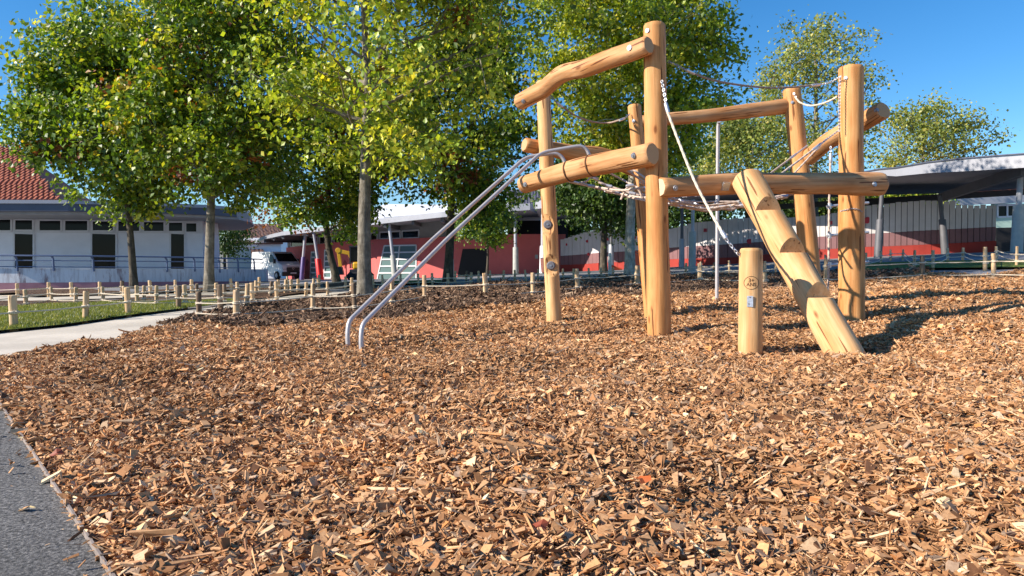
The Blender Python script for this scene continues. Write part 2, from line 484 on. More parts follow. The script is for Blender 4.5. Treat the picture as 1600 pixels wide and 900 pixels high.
E0, E1 = G(0, 637), G(166, 900)
ed = (E1 - E0).normalized()
EA, EB = E0 - ed * 4.0, E1 + ed * 4.0                       # edge between asphalt path and chips
chip_poly = [EB, EA, G(-230, 610), G(0, 561), G(150, 537), G(245, 512), G(400, 511), G(560, 506), G(700, 487), G(850, 471), G(1000, 463), G(1130, 455), G(1240, 450), G(1345, 440),
             G(1450, 428), G(1600, 425), Vector((16, 13, 0)), Vector((14, 0, 0)), Vector((10, -5, 0)), Vector((0, -6, 0))]
sheet('wood_chip_floor', chip_poly, .16, -.008, M['chip_floor'], 1.0)
side = Vector((ed.y, -ed.x, 0)); side = side if side.x < 0 else -side
sheet('asphalt_path', [EA + side * .004, EB + side * .004, EB + side * 2.6, EA + side * 2.6], .25, .012, M['asphalt'])
fence_line = [G(245, 506), G(330, 490), G(440, 476), G(520, 466), G(610, 456), G(720, 450), G(860, 441), G(960, 438), G(1040, 434), G(1150, 431), G(1250, 430), G(1345, 427), G(1450, 423)]
bark_poly = [G(245, 508.5), G(400, 512), G(560, 507), G(700, 488), G(850, 472), G(1000, 464), G(1130, 456), G(1240, 451), G(1345, 441), G(1450, 429)] + fence_line[::-1]
sheet('bark_bed', bark_poly, .25, .032, M['bark_floor'], .8)
near_edge_ = [G(-260, 612), G(0, 558), G(150, 529), G(245, 508), G(330, 491), G(440, 477), G(520, 468)]
lawn_near_ = [G(470, 462), G(372, 472), G(300, 474), G(200, 475.5), G(80, 479), G(0, 485), G(-260, 502)]
grid(gx, gy, 'ground', M['paving'], -.02, [chip_poly, near_edge_ + lawn_near_])
lawn_near = [G(-260, 556), G(0, 522), G(100, 512), G(200, 497), G(260, 489), G(310, 483), G(372, 475)]
sheet('lawn', lawn_near + [G(372, 471), G(300, 474), G(200, 475), G(80, 479), G(0, 485), G(-260, 500)], .25, .045, M['lawn'])
near_edge = [G(-260, 616), G(0, 564), G(150, 540), G(245, 514), G(330, 493), G(440, 479), G(520, 469), G(610, 459), G(720, 452)]
far_edge = [G(740, 448), G(640, 450), G(560, 455), G(470, 461), G(372, 472)]
sheet('sand_path', near_edge + far_edge + lawn_near[::-1], .3, .006, M['sandpath'])
sheet('sand_path', [G(-200, 472), G(60, 470), G(180, 466), G(330, 461), G(420, 456), G(420, 453), G(330, 457), G(180, 462), G(60, 465), G(-200, 466)], .5, .004, M['sandpath'])
sheet('bark_bed', [G(-200, 485), G(0, 483.5), G(80, 478), G(200, 474.5), G(300, 473.5), G(372, 471), G(470, 460), G(520, 457), G(500, 454), G(430, 457.5), G(330, 462), G(180, 467), G(60, 471), G(-200, 473)], .4, .02, M['bark_floor'], .5)
sheet('bark_bed', [G(-200, 465), G(60, 464), G(180, 461), G(330, 456), G(420, 452), G(500, 447), G(500, 444.5), G(400, 447), G(200, 457), G(-200, 459.5)], .5, .02, M['bark_floor'], .5)
sheet('bark_bed', [G(510, 451), G(590, 447), G(600, 441), G(500, 442)], .4, .02, M['bark_floor'], .5)
sheet('lawn', [G(605, 446), G(690, 443), G(690, 439), G(600, 440)], .4, .03, M['lawn'])
sheet('lawn', [G(1345, 425), G(1450, 421.5), G(1600, 420), Vector((17, 15, 0)), Vector((17.5, 17.5, 0)), G(1600, 408), G(1450, 410), G(1345, 413)], .4, .04, M['lawn'])
M['edging'] = simple('steel_edging', (.30, .25, .22), .7, .3, .2, 20, .2)
m_ = MB()
K = 60
for i in range(K):
    a = EA.lerp(EB, i / K); b = EA.lerp(EB, (i + 1) / K)
    a = Vector((a.x, a.y, tz(a.x, a.y) + .022)); b = Vector((b.x, b.y, tz(b.x, b.y) + .022))
    m_.bar(a - Vector((0, 0, .018)), b - Vector((0, 0, .018)), .006, .05)
meta(m_.build('edging_strip', M['edging']), 'thin steel edging strip between the dark asphalt and the wood chips', 'edging')

# wood chips: pieces of real size over the near ground (nobody could count them)
def chips(name, poly, bands, pal, wts, size, off, bump_amp, seed, label=None, cut_fn=None):
    r = np.random.default_rng(seed)
    XS = []; SZ = []
    for d0, d1, dens, sz in bands:
        n = int(1.9 * (d1 - d0) * d1 * dens)
        y = r.uniform(d0, d1, n); x = r.uniform(-1, 1, n) * (.95 * d1)
        keep = (np.abs(x) < .82 * y + .5)
        x = x[keep]; y = y[keep]
        ok = pts_in(poly, x, y); x = x[ok]; y = y[ok]
        XS.append(np.stack([x, y], 1)); SZ.append(np.full(len(x), sz))
    xy = np.concatenate(XS); sz = np.concatenate(SZ); n = len(xy)
    L = np.clip(r.lognormal(math.log(size), .42, n), size * .38, size * 2.6) * sz
    Wd = L * r.uniform(.24, .74, n); spl = r.random(n) < .30; Wd[spl] = L[spl] * r.uniform(.09, .2, spl.sum()); L[spl] *= r.uniform(1.1, 2.3, spl.sum())
    T = np.minimum(Wd * r.uniform(.12, .32, n), .008 * sz)
    base = np.array([(-1, -1, -1), (1, -1, -1), (1, 1, -1), (-1, 1, -1), (-1, -1, 1), (1, -1, 1), (1, 1, 1), (-1, 1, 1)], float) * .5
    V = np.repeat(base[None], n, 0)
    V = V + r.normal(0, .075, V.shape)
    tap = r.uniform(.25, 1, n); sel = V[:, :, 0] > 0
    V[:, :, 1] *= np.where(sel, tap[:, None], 1)
    V *= np.stack([L, Wd, T], 1)[:, None, :]
    V[:, :, 2] += (V[:, :, 0] ** 2) / L[:, None] * r.normal(0, .3, n)[:, None]
    yaw = r.uniform(0, 2 * PI, n); p_ = r.normal(0, .45, n); q_ = r.normal(0, .5, n)
    def rot(V, ang, a, b):
        c = np.cos(ang)[:, None]; s = np.sin(ang)[:, None]; A = V[:, :, a].copy(); B = V[:, :, b].copy()
        V[:, :, a] = c * A - s * B; V[:, :, b] = s * A + c * B
    rot(V, q_, 1, 2); rot(V, p_, 0, 2); rot(V, yaw, 0, 1)
    z = tza(xy[:, 0], xy[:, 1]) + off + bumps(xy[:, 0], xy[:, 1]) * bump_amp + r.uniform(-.006, .026, n) * sz
    V[:, :, 0] += xy[:, :1]; V[:, :, 1] += xy[:, 1:2]; V[:, :, 2] += z[:, None]
    q = np.array([(0, 3, 2, 1), (4, 5, 6, 7), (0, 1, 5, 4), (1, 2, 6, 5), (2, 3, 7, 6), (3, 0, 4, 7)])
    Q = (q[None] + (np.arange(n) * 8)[:, None, None]).reshape(-1, 4)
    pal = np.array(pal); ci = r.choice(len(pal), n, p=np.array(wts) / sum(wts))
    col = pal[ci] * np.exp(r.normal(0, .2, n))[:, None]
    damp = np.sin(xy[:, 0] * 1.7 + 1.3 * np.sin(xy[:, 1] * 1.1)) * np.sin(xy[:, 1] * 1.3 + 1.1 * np.sin(xy[:, 0] * .9 + 2)) + .5 * np.sin(xy[:, 0] * 4.1 + xy[:, 1] * 3.3)
    col *= np.clip(.93 + .10 * damp, .74, 1.04)[:, None]
    col = np.clip(np.repeat(col, 6, 0), 0, .9)
    me = fast_mesh(name, V.reshape(-1, 3), Q, col)
    o = link(name, me, M['chip'])
    return meta(o, label, 'wood chips', kind='stuff')
CH = [(.70, .405, .205), (.59, .315, .142), (.42, .205, .088), (.76, .52, .31), (.21, .10, .05), (.48, .33, .22), (.60, .25, .08)]
chips('wood_chips', [(p.x, p.y) for p in chip_poly], [(1.0, 3.2, 9500, .95), (3.2, 5.5, 7000, 1.0), (5.5, 9, 4200, 1.12), (9, 15, 1700, 1.5), (1.0, 3.2, 4000, .45), (3.2, 5.5, 2000, .5)],
      CH, [28, 31, 18, 8, 8, 6, 2.5], .0245, -.005, 1.0, 3, 'loose tan wood chips covering the play area')
BK = [(.22, .13, .08), (.14, .082, .052), (.34, .22, .14), (.50, .35, .23), (.075, .045, .03)]
chips('stray_chips', [(p.x, p.y) for p in (EA + side * .03, EB + side * .03, EB + side * .12, EA + side * .12)], [(1.0, 5.5, 130, .6)], CH, [26, 27, 17, 13, 9, 7, 1.5], .025, .022, 0, 8, 'few stray wood chips spilled over the edging onto the asphalt')
chips('bark_mulch', [(p.x, p.y) for p in bark_poly], [(7, 10.5, 1500, 1.05), (10.5, 15, 1100, 1.2), (15, 21, 600, 1.6)],
      BK, [30, 25, 20, 8, 17], .04, .035, .8, 4, 'dark bark mulch in the planting bed beyond the rope fence')

def grass(name, poly, dens, label):
    r = np.random.default_rng(9); xs = [p[0] for p in poly]; ys = [p[1] for p in poly]
    n = int((max(xs) - min(xs)) * (max(ys) - min(ys)) * dens); x = r.uniform(min(xs), max(xs), n); y = r.uniform(min(ys), max(ys), n)
    ok = pts_in([(p[0], p[1]) for p in poly], x, y) & (np.abs(x) < .9 * y + 1); x = x[ok]; y = y[ok]; n = len(x)
    z = tza(x, y) + .04; h = r.uniform(.02, .055, n); a = r.uniform(0, 6.28, n); w = .006
    dx = np.cos(a) * w; dy = np.sin(a) * w; lx = r.normal(0, .02, n); ly = r.normal(0, .02, n)
    V = np.stack([np.stack([x - dx, y - dy, z], 1), np.stack([x + dx, y + dy, z], 1), np.stack([x + lx, y + ly, z + h], 1)], 1).reshape(-1, 3)
    c = np.array([(.14, .18, .05), (.20, .235, .07), (.29, .30, .11), (.10, .13, .04), (.42, .37, .17)])[r.choice(5, n, p=[.3, .3, .2, .15, .05])]
    o = link(name, fast_mesh(name, V, np.arange(n * 3).reshape(-1, 3), c), M['leaf'])
    return meta(o, label, 'grass', kind='stuff')
grass('grass', lawn_near + [G(372, 471), G(300, 474), G(200, 475), G(80, 479), G(0, 485), G(-260, 500)], 2600, 'short green mown grass of the lawn at the left')

# ------------------------------------------------------------------ climbing frame
def gp(px, py, sink=.12):
    p = G(px, py); return Vector((p.x, p.y, p.z - sink))
bA, bB, bC, bD, bE = G(1030, 522), G(866, 503), G(1019, 494), G(1330, 497), G(1268, 477)
dep = lambda p: -((CR.transposed() @ (p - CL)).z)
dA, dB, dC, dD, dE = map(dep, (bA, bB, bC, bD, bE))
print('depths', [round(x, 2) for x in (dA, dB, dC, dD, dE)])
FR = thing('climbing_frame', 'tall climbing frame of peeled orange logs, ropes and steel rails on the wood chips', 'climbing frame', D(1100, 8))
sk = Vector((0, 0, .3))
def post(px0, b, px1, py1, d1, w0, w1, seed, mat, bends=(), **k):
    """w0/w1: width in photo pixels at base and top"""
    d0 = dep(b); top = P(px1, py1, d1)
    dirn = (b - top).normalized()
    return log('post', b + dirn * .25, top, w0 / F * d0 / 2, w1 / F * d1 / 2, FR, mat, M['end_pale'], bends, seed=seed, **k)
pA = post(1030, bA, 1022, 38, dA, 37, 34, 1, M['wood'], rough=.045)
pB = post(866, bB, 848, 127, dB, 25, 22, 2, M['wood_pale'], rough=.045)
pC = post(1019, bC, 991, 164, dC, 26, 21, 3, M['wood'], rough=.04)
pD = post(1330, bD, 1330, 105, dD, 39, 37, 4, M['wood'], rough=.05)
pE = post(1268, bE, 1237, 139, dE, 34, 26, 5, M['wood'], rough=.055, bends=[(.5, Vector((.03, 0, 0)))])
W_ = lambda w, d: w / F * d / 2
# bars: front-left pair, back-left, back, right, and the long front beam
d1L, d1R = dB - .22, dA - .19
bar1 = log('bar', P(811, 160, d1L), P(1014, 70, d1R), W_(26, d1L), W_(31, d1R), FR, M['wood_bar'], M['end'], [(.2, Vector((0, 0, .02))), (.38, Vector((0, 0, .10))), (.6, Vector((0, 0, .045)))], rough=.045, seed=11, facets=1.2)
bar2 = log('bar', P(817, 289, d1L), P(1020, 240, d1R), W_(28, d1L), W_(38, d1R), FR, M['wood_bar'], M['end'], [(.3, Vector((0, 0, .02))), (.5, Vector((0, 0, .03)))], rough=.04, seed=12, facets=.8)
d3L, d3R = dB + .05, dC + .2
bar3 = log('bar', P(819, 226, dB + .02), P(1005, 266, d3R), W_(24, d3L), W_(26, d3R), FR, M['wood'], M['end'], [(.35, Vector((0, 0, .02))), (.6, Vector((0, 0, .07)))], rough=.07, seed=13)
d4L, d4R = dC + .2, dE + .05
bar4 = log('bar', P(1001, 190, d4L), P(1234, 165, d4R), W_(19, d4L), W_(24, d4R), FR, M['wood_bar'], M['end'], [(.5, Vector((0, 0, -.02)))], rough=.05, seed=14)
d5L, d5R = dE - .05, dD + .1
bar5 = log('bar', P(1263, 246, d5L), P(1380, 172, d5R), W_(27, d5L), W_(29, d5R), FR, M['wood_bar'], M['end'], [(.3, Vector((0, 0, .05)))], rough=.05, seed=15)
d6L, d6R = dA - .12, dD - .3
bar6 = log('beam', P(1031, 293, d6L), P(1376, 288, d6R), W_(33, d6L), W_(37, d6R), FR, M['wood_bar'], M['end_pale'], [(.35, Vector((0, 0, .03))), (.6, Vector((0, 0, .02)))], rough=.05, seed=16, facets=1.3)
# stepped ramp log with carved treads
bR = G(1318, 551); dR = dep(bR)
topd = d6L + (d6R - d6L) * .4 - .25
rt = P(1166, 279, topd); rdir = (bR - rt).normalized()
ramp_log = log('stepped_log', bR + rdir * .16, rt, W_(54, dR), W_(47, topd), FR, M['wood_pale'], M['end_pale'], rough=.03, seed=17, n=36, facets=.6, cap=.022)
def wedge(px, py, dd, yaw, depth=.34, h=.30):
    """a notch with a level tread and an upright riser"""
    c = P(px, py, dd)
    R = Matrix.Rotation(yaw, 4, 'Z')
    m = MB(); m.box((-.30, -depth, 0), (.30, .04, h))
    return MB().add([Matrix.Translation(c) @ R @ Vector(q) for q in m.v], m.f)
def notch(t, side_px, rise=.16, run=.20):
    ax = rt.lerp(bR, t)
    up = Vector((0, 0, 1)); hx = Vector((bR.x - rt.x, bR.y - rt.y, 0)).normalized()    # down-slope, horizontal
    sx = hx.cross(up)
    c = ax + up * side_px
    m = MB()
    a = c; b_ = c + hx * .45; e = c + up * .34
    v = [a - sx * .3, b_ - sx * .3 , b_ - sx * .3 + up * .34, e - sx * .3, a + sx * .3, b_ + sx * .3, b_ + sx * .3 + up * .34, e + sx * .3]
    m.add(v, [(0, 1, 2, 3), (7, 6, 5, 4), (0, 4, 5, 1), (1, 5, 6, 2), (2, 6, 7, 3), (3, 7, 4, 0)])
    return m
cut(ramp_log, [notch(.27, .075), notch(.53, .08), notch(.78, .085)])
# scoops and holds on the left post
tB = bvh(pB)
def scoop(px, py, h=.2):
    p, nrm = hit(tB, px, py)
    fw = Vector((nrm.x, nrm.y, 0)).normalized(); s = fw.cross(Vector((0, 0, 1)))
    c = p - fw * .04; m = MB(); n = 10; v = []
    for e in (-.2, .2):
        for k in range(n + 1):
            a = -PI / 2 + PI * k / n
            v.append(c + s * e + Vector((0, 0, math.sin(a) * h)) + fw * (.25 - math.cos(a) ** .6 * .25 if 0 < k < n else .25))
        v.append(c + s * e + fw * .4)
    k = n + 2
    m.add(v, [list(range(k))[::-1], list(range(k, 2 * k))] + [(i, (i + 1) % k, k + (i + 1) % k, k + i) for i in range(k)])
    return m
cut(pB, [scoop(855, 351), scoop(860, 414)])
tB = bvh(pB)
for px, py in ((856, 351), (861, 415)):
    p, nrm = hit(tB, px, py)
    nrm = (Vector((CL.x - p.x, CL.y - p.y, 0)).normalized() * .5 + Vector((-.2, -1, 0)) * .5).normalized()
    h = MB(); h.cyl(p - nrm * .02, p + nrm * .018, .052, .052, 22); h.cyl(p + nrm * .018, p + nrm * .030, .050, .040, 22)
    ho = h.build('climbing_hold', M['hold'], pB, smooth=True)
    s = MB(); s.cyl(p + nrm * .027, p + nrm * .036, .014, .012, 12); s.build('bolt', M['bolt'], ho, smooth=True)
for o, L in ((bar1, [(984, 75), (818, 158)]), (bar2, [(990, 243), (821, 288)]), (bar6, [(1055, 294), (1366, 288)]), (pA, [(1012, 48)]), (pD, [(1322, 122)]), (pE, [(1238, 160), (1233, 238)]), (pC, [(990, 189)]), (bar5, [(1370, 172)])):
    t = bvh(o)
    for px, py in L: bolt_at(o, px, py, .030 if o in (bar1, bar2, bar6) else .024, tree=t)
# dark rings painted in for the rails' cast shadows on bar 2
W2 = wmat(bar2); L2 = (P(817, 289, d1L) - P(1020, 240, d1R)).length
t2 = bvh(bar2)
for px, py in ((880, 268), (914, 259)):
    p, nrm = hit(t2, px, py)
    lc = W2.inverted() @ p
    ring = MB(); ctr = Vector((0, 0, lc.z)); vv = [v.co for v in bar2.data.vertices if abs(v.co.z - lc.z) < .06]
    cx = sum(v.x for v in vv) / len(vv); cy = sum(v.y for v in vv) / len(vv); rr = max(math.hypot(v.x - cx, v.y - cy) for v in vv)
    ring.torus((cx, cy, lc.z), (0.12, .1, 1), rr - .0035, .0085, 32, 6)
    ring.build('rail_shadow', M['rail_shadow'], bar2, smooth=True, local=True)
# steel plate on the beam
t6 = bvh(bar6)
p, nrm = hit(t6, 1134, 291)
Wp = Matrix.Translation(p + nrm * .004) @ nrm.to_track_quat('Z', 'Y').to_matrix().to_4x4()
mm = MB(); mm.box((-.045, -.045, -.004), (.045, .045, .004)); pl = mm.build('plate', M['bolt'], bar6, W=Wp, bevel=.001)
for a in (-1, 1):
    for b in (-1, 1):
        mm = MB(); mm.cyl((a * .03, b * .03, .003), (a * .03, b * .03, .009), .006, .005, 8); mm.build('screw', M['steel'], pl, local=True)
# steel rails
def rail(base, knee1, knee2, up1, top1, top2, end, r=.0205):
    path = []
    for a in smooth_path([knee1 + (knee2 - knee1) * -.0, knee2], 1): pass
    key = [base, knee1, knee2, up1, top1, top2, end]
    path = [base]
    for i in range(1, len(key) - 1):
        a, b, c = key[i - 1], key[i], key[i + 1]
        rad = min(.12, (b - a).length * .45, (c - b).length * .45)
        s = b + (a - b).normalized() * rad; e = b + (c - b).normalized() * rad
        for k in range(7):
            t = k / 6; path.append(s * (1 - t) ** 2 + b * 2 * t * (1 - t) + e * t * t)
    path.append(end)
    m = MB(); m.tube(path, r, 14)
    return m.build('handrail', M['steel'], FR, smooth=True)
g1 = G(566, 548); h1 = dep(g1); dt = dB - .42
rail(gp(566, 548), P(564, 530, h1), P(566, 507, h1 + .02), P(700, 372, (h1 + dt) / 2 + .08), P(846, 238, dt), P(916, 226, dt + .05), P(926, 262, dt + .07))
g2 = G(545, 543); h2 = dep(g2)
rail(gp(545, 543), P(543, 524, h2), P(545, 502, h2 + .02), P(678, 372, (h2 + dt) / 2 + .28), P(822, 245, dt + .22), P(877, 238, dt + .26), P(890, 275, dt + .27))
# fire pole
m = MB(); gpole = G(1120, 471); dpo = dep(gpole)
m.tube([gpole - Vector((0, 0, .2)), P(1121, 300, dpo), P(1122, 198, dpo), P(1123, 192, dpo - .02), P(1123.5, 189, dpo - .08)], .026, 14)
m.build('sliding_pole', M['steel'], FR, smooth=True)

# ropes with sleeves and chains
def rope_mesh(m, path, r, twist=True):
    path = smooth_path(path, 10)
    # resample
    L = [0]
    for a, b in zip(path, path[1:]): L.append(L[-1] + (b - a).length)
    n = max(6, int(L[-1] / .012)); out = []; j = 0
    for i in range(n + 1):
        s = L[-1] * i / n
        while j < len(L) - 2 and L[j + 1] < s: j += 1
        u = (s - L[j]) / max(1e-9, L[j + 1] - L[j]); out.append(path[j].lerp(path[j + 1], u))
    k0 = len(m.v); N = 9
    m.tube(out, r, N)
    for i, p in enumerate(out):
        for k in range(N):
            q = Vector(m.v[k0 + i * N + k]); a = 2 * PI * k / N
            m.v[k0 + i * N + k] = tuple(p + (q - p) * (1 + .07 * math.cos(3 * a - i * .9)))
    return out
def rope(path, r=.0095, mat=None, parent=None):
    m = MB(); out = rope_mesh(m, path, r)
    return m.build('rope', mat or M['rope'], parent or FR, smooth=True)
def sleeve(parent, p, q, r=.016):
    m = MB(); m.tube([p, p.lerp(q, .12), p.lerp(q, .88), q], [r * .8, r, r, r * .8], 12); return m.build('sleeve', M['alu'], parent, smooth=True)
def chain(parent, path, mat=None, size=.030):
    path = smooth_path(path, 6); L = [0]
    for a, b in zip(path, path[1:]): L.append(L[-1] + (b - a).length)
    n = max(2, int(L[-1] / (size * .72))); m = MB(); j = 0
    for i in range(n):
        s = L[-1] * (i + .5) / n
        while j < len(L) - 2 and L[j + 1] < s: j += 1
        u = (s - L[j]) / max(1e-9, L[j + 1] - L[j]); c = path[j].lerp(path[j + 1], u)
        t = (path[j + 1] - path[j]).normalized(); o = t.orthogonal().normalized()
        if i % 2: o = t.cross(o)
        m.torus(c, o, size * .32, size * .115, 12, 6, 1.55, t)
    return m.build('chain', mat or M['alu'], parent, smooth=True)
def lp(pts): return [P(*a) for a in pts]
r1 = rope(lp([(1078, 112, 7.1), (1110, 124, 7.35), (1150, 132, 7.6), (1200, 137, 7.85), (1240, 136, 8.0), (1272, 133, 8.1)]), .011, M['rope_dark'])
sleeve(r1, P(1072, 109, 7.05), P(1085, 115, 7.14)); sleeve(r1, P(1268, 133.5, 8.08), P(1281, 132.5, 8.14))
chain(r1, lp([(1044, 96, dA + .02), (1060, 103, 6.98), (1073, 110, 7.05)]), M['bolt']); chain(r1, lp([(1280, 132.5, 8.14), (1298, 128, 8.2), (1314, 119, dD - .12)]))
r2 = rope(lp([(876, 164, dB + .1), (898, 180, dB + .3), (925, 190, dB + .55), (950, 192, dB + .8), (970, 187, dC - .2)]), .011, M['rope_dark'])
sleeve(r2, P(870, 160, dB + .05), P(879, 167, dB + .12)); sleeve(r2, P(968, 188, dC - .22), P(976, 185, dC - .12))
chain(r2, lp([(861, 149, dB), (866, 156, dB + .03), (871, 161, dB + .05)]), M['bolt']); chain(r2, lp([(976, 185, dC - .12), (984, 178, dC - .07)]), M['bolt'])
r3 = rope(lp([(1243, 152, dE - .15), (1250, 160, dE - .25), (1265, 165, dE - .4), (1285, 162, dD + .35), (1305, 153, dD + .12), (1313, 146, dD + .08)]), .012, M['rope_pale'])
chain(FR, lp([(1240, 145, dE - .12), (1244, 153, dE - .15)]))
chain(FR, lp([(1313, 119, dD - .12), (1312, 150, dD - .11), (1311.5, 205, dD - .11)]), M['bolt'], .026)
# long rope from the tall post down to the short marker post
bS = G(1172, 547); dS = dep(bS)
r5 = rope(lp([(1042, 172, dA - .27), (1062, 225, dA - .42), (1085, 282, dA - .6), (1108, 327, dA - .75), (1130, 366, dS + .02)]), .0125, M['rope_pale'])
sleeve(r5, P(1040, 161, dA - .25), P(1044, 176, dA - .28), .019); sleeve(r5, P(1127, 361, dS + .04), P(1134.5, 373, dS), .019)
chain(r5, lp([(1034, 126, dA - .14), (1037, 140, dA - .2), (1041, 162, dA - .25)]), None, .036); chain(r5, lp([(1134, 373, dS), (1145, 387, dS - .02), (1155, 399, dS - .02)]), None, .036)
# chain wrapped round the right post
t = bvh(pD); cc = [hit(t, x, y)[0] for x, y in ((1313, 330), (1322, 328), (1331, 326), (1340, 327), (1347, 331))]
cc = [c + (CL - c).normalized() * .012 for c in cc if c is not None]
if len(cc) > 2: chain(pD, cc, M['bolt'], .022)
# slanting ropes from the right bar down to the net
NZ = 1.30
nc = P(1125, 318, dA + .95)
for a, b_, r_ in (((1262, 227, d5L - .1), (1165, 300, 7.6), .011), ((1310, 204, dD - .0), (1180, 302, 7.5), .011), ((1292, 216, dD + .15), (1240, 272, 8.1), .010)):
    A_ = P(*a); B_ = P(*b_)
    rr = rope([A_.lerp(B_, .3), A_.lerp(B_, .6), B_], r_, M['rope'])
    sleeve(rr, A_.lerp(B_, .22), A_.lerp(B_, .33), .017); chain(rr, [A_, A_.lerp(B_, .1), A_.lerp(B_, .22)])
# rope ladder
dl = dD + .55
lad = MB()
rope_mesh(lad, lp([(1298, 246, dl), (1296, 300, dl), (1295, 380, dl), (1294, 455, dl)]), .013)
rope_mesh(lad, lp([(1341, 246, dl + .1), (1341, 300, dl + .1), (1341, 380, dl + .1), (1341, 455, dl + .1)]), .013)
ladder = lad.build('rope_ladder', M['rope'], FR, smooth=True)
for y in (322, 368, 414):
    m = MB(); m.tube([P(1292, y + 1, dl), P(1296, y, dl), P(1340, y - 4, dl + .1), P(1357, y - 5, dl + .12)], .018, 10); m.build('rung', M['alu'], ladder, smooth=True)
    m = MB(); c = P(1296, y, dl); m.tube([c - Vector((0, 0, .035)), c + Vector((0, 0, .035))], .022, 10); m.build('sleeve', M['alu'], ladder, smooth=True)
sleeve(ladder, P(1298, 240, dl), P(1298, 254, dl), .022); chain(ladder, lp([(1298, 229, dl), (1298, 240, dl)]))
# climbing net slung between the bars
net = MB(); nodes = []
cen = P(1105, 322, (dA + dC) / 2 + .1)
anch = lp([(905, 285, d1L + .5), (1000, 285, dA + .15), (1040, 312, dA + .1), (1160, 312, d6L + .5), (1240, 303, d6L + .9), (1240, 300, dE - .4), (1120, 312, dC + .4), (1022, 300, dC - .05), (935, 285, dC - .5)])
def lev(a, t): q = cen.lerp(a, t); q.z -= .10 * (1 - t) * t * 2; return q
for a in anch: rope_mesh(net, [lev(a, .12), lev(a, .4), lev(a, .7), a], .0125)
for tt in (.18, .42, .68, .9):
    ring = [lev(a, tt) for a in anch]
    for i in range(len(ring)):
        a, b_ = ring[i], ring[(i + 1) % len(ring)]; mid = a.lerp(b_, .5) - Vector((0, 0, .035)); mid = mid.lerp(cen, .04)
        rope_mesh(net, [a, mid, b_], .0125)
        d_ = (anch[i] - cen).normalized()
        nodes.append((a - d_ * .035, a + d_ * .035))
neto = net.build('climbing_net', M['rope'], FR, smooth=True)
for a, b_ in nodes:
    m = MB(); m.tube([a, b_], .021, 8); m.build('sleeve', M['alu'], neto, smooth=True)
# upper part of the net rising beside the left bar
m = MB()
for pa in ([(868, 274, d1L + .4), (890, 284, d1L + .5), (925, 292, d1L + .7), (965, 303, d1L + .9), (1003, 312, dA + .5), (1060, 322, dA + .6)],
           [(925, 277, d1L + .6), (950, 290, d1L + .8), (975, 299, d1L + 1), (1010, 305, dC - .3)],
           [(948, 268, d1L + .4), (975, 282, d1L + .6), (1005, 297, dA + .5), (1030, 303, dA + .4)],
           [(975, 263, dA + .5), (1000, 280, dA + .6), (1020, 293, dA + .7)], [(985, 262, dC - .3), (1005, 276, dC - .4), (1025, 290, dC - .5)],
           [(905, 286, d1L + .6), (917, 283, d1L + .6), (924, 276, d1L + .6), (935, 279, d1L + .7)],
           [(970, 312, dA + .9), (978, 296, dA + .9), (990, 290, dA + .9), (1000, 300, dA + .9), (1003, 312, dA + .9)]):
    rope_mesh(m, lp(pa), .0125)
up = m.build('climbing_net', M['rope'], FR, smooth=True)
for a, b_ in (((893, 283, d1L + .5), (906, 287, d1L + .56)), ((945, 298, d1L + .8), (955, 301, d1L + .86)), ((925, 277, d1L + .6), (933, 281, d1L + .65)), ((978, 291, dA + .9), (990, 289, dA + .9)), ((985, 264, dC - .3), (990, 268, dC - .3))):
    sleeve(up, P(*a), P(*b_), .018)

# ------------------------------------------------------------------ short marker post with its emblem
tS = P(1173, 388, dS)
SP = thing('marker_post', 'short peeled log post with burnt age mark and metal plate beside the ramp log', 'post', bS)
so_ = log('trunk_section', bS - Vector((0, 0, .25)), tS, W_(38, dS), W_(35, dS), SP, M['wood_marker'], M['end_pale'], rough=.03, seed=31, n=36, m=40)
tS_ = bvh(so_)
pc, nc_ = hit(tS_, 1173.5, 441)
def project(m2d, px, py, name, mat, parent, lift=.0012):
    """wrap a flat drawing (x right, y up, metres) on the post, seen from its front"""
    c, nr = hit(tS_, px, py); fw = Vector((CL.x - c.x, CL.y - c.y, 0)).normalized(); rt_ = Vector((0, 0, 1)).cross(fw).normalized()
    v = []
    for x, y in m2d.v2:
        o = c + rt_ * x + Vector((0, 0, y)) + fw * .3
        h = tS_.ray_cast(o, -fw)
        q = h[0] if h[0] is not None else o - fw * .3
        v.append(q + fw * lift)
    me = pyd(name, v, m2d.f2)
    return link(name, me, mat, parent)
class Flat:
    def __init__(s): s.v2 = []; s.f2 = []
    def ringf(s, rx, ry, w, n=40):
        k = len(s.v2)
        for i in range(n):
            a = 2 * PI * i / n; s.v2 += [(rx * math.cos(a), ry * math.sin(a)), ((rx - w) * math.cos(a), (ry - w) * math.sin(a))]
        s.f2 += [(k + 2 * i, k + 2 * ((i + 1) % n), k + 2 * ((i + 1) % n) + 1, k + 2 * i + 1) for i in range(n)]
    def text(s, t, size, cx, cy):
        cu = bpy.data.curves.new('lettering', 'FONT'); cu.body = t; cu.size = size; cu.align_x = 'CENTER'; cu.align_y = 'CENTER'; cu.offset = size * .02; cu.resolution_u = 3
        o = bpy.data.objects.new('lettering', cu); C.objects.link(o)
        bpy.context.view_layer.update()
        me = bpy.data.meshes.new_from_object(o.evaluated_get(bpy.context.evaluated_depsgraph_get()))
        k = len(s.v2); s.v2 += [(v.co.x + cx, v.co.y + cy) for v in me.vertices]; s.f2 += [tuple(i + k for i in p.vertices) for p in me.polygons]
        bpy.data.objects.remove(o, do_unlink=True)
em = Flat(); em.ringf(.060, .055, .0045); em.text('3+', .044, 0, .019); em.text('ANS', .040, 0, -.015)
project(em, 1174, 442, 'emblem', M['burn'], so_)
pp, pn = hit(tS_, 1172, 471)
fw = Vector((CL.x - pp.x, CL.y - pp.y, 0)).normalized()
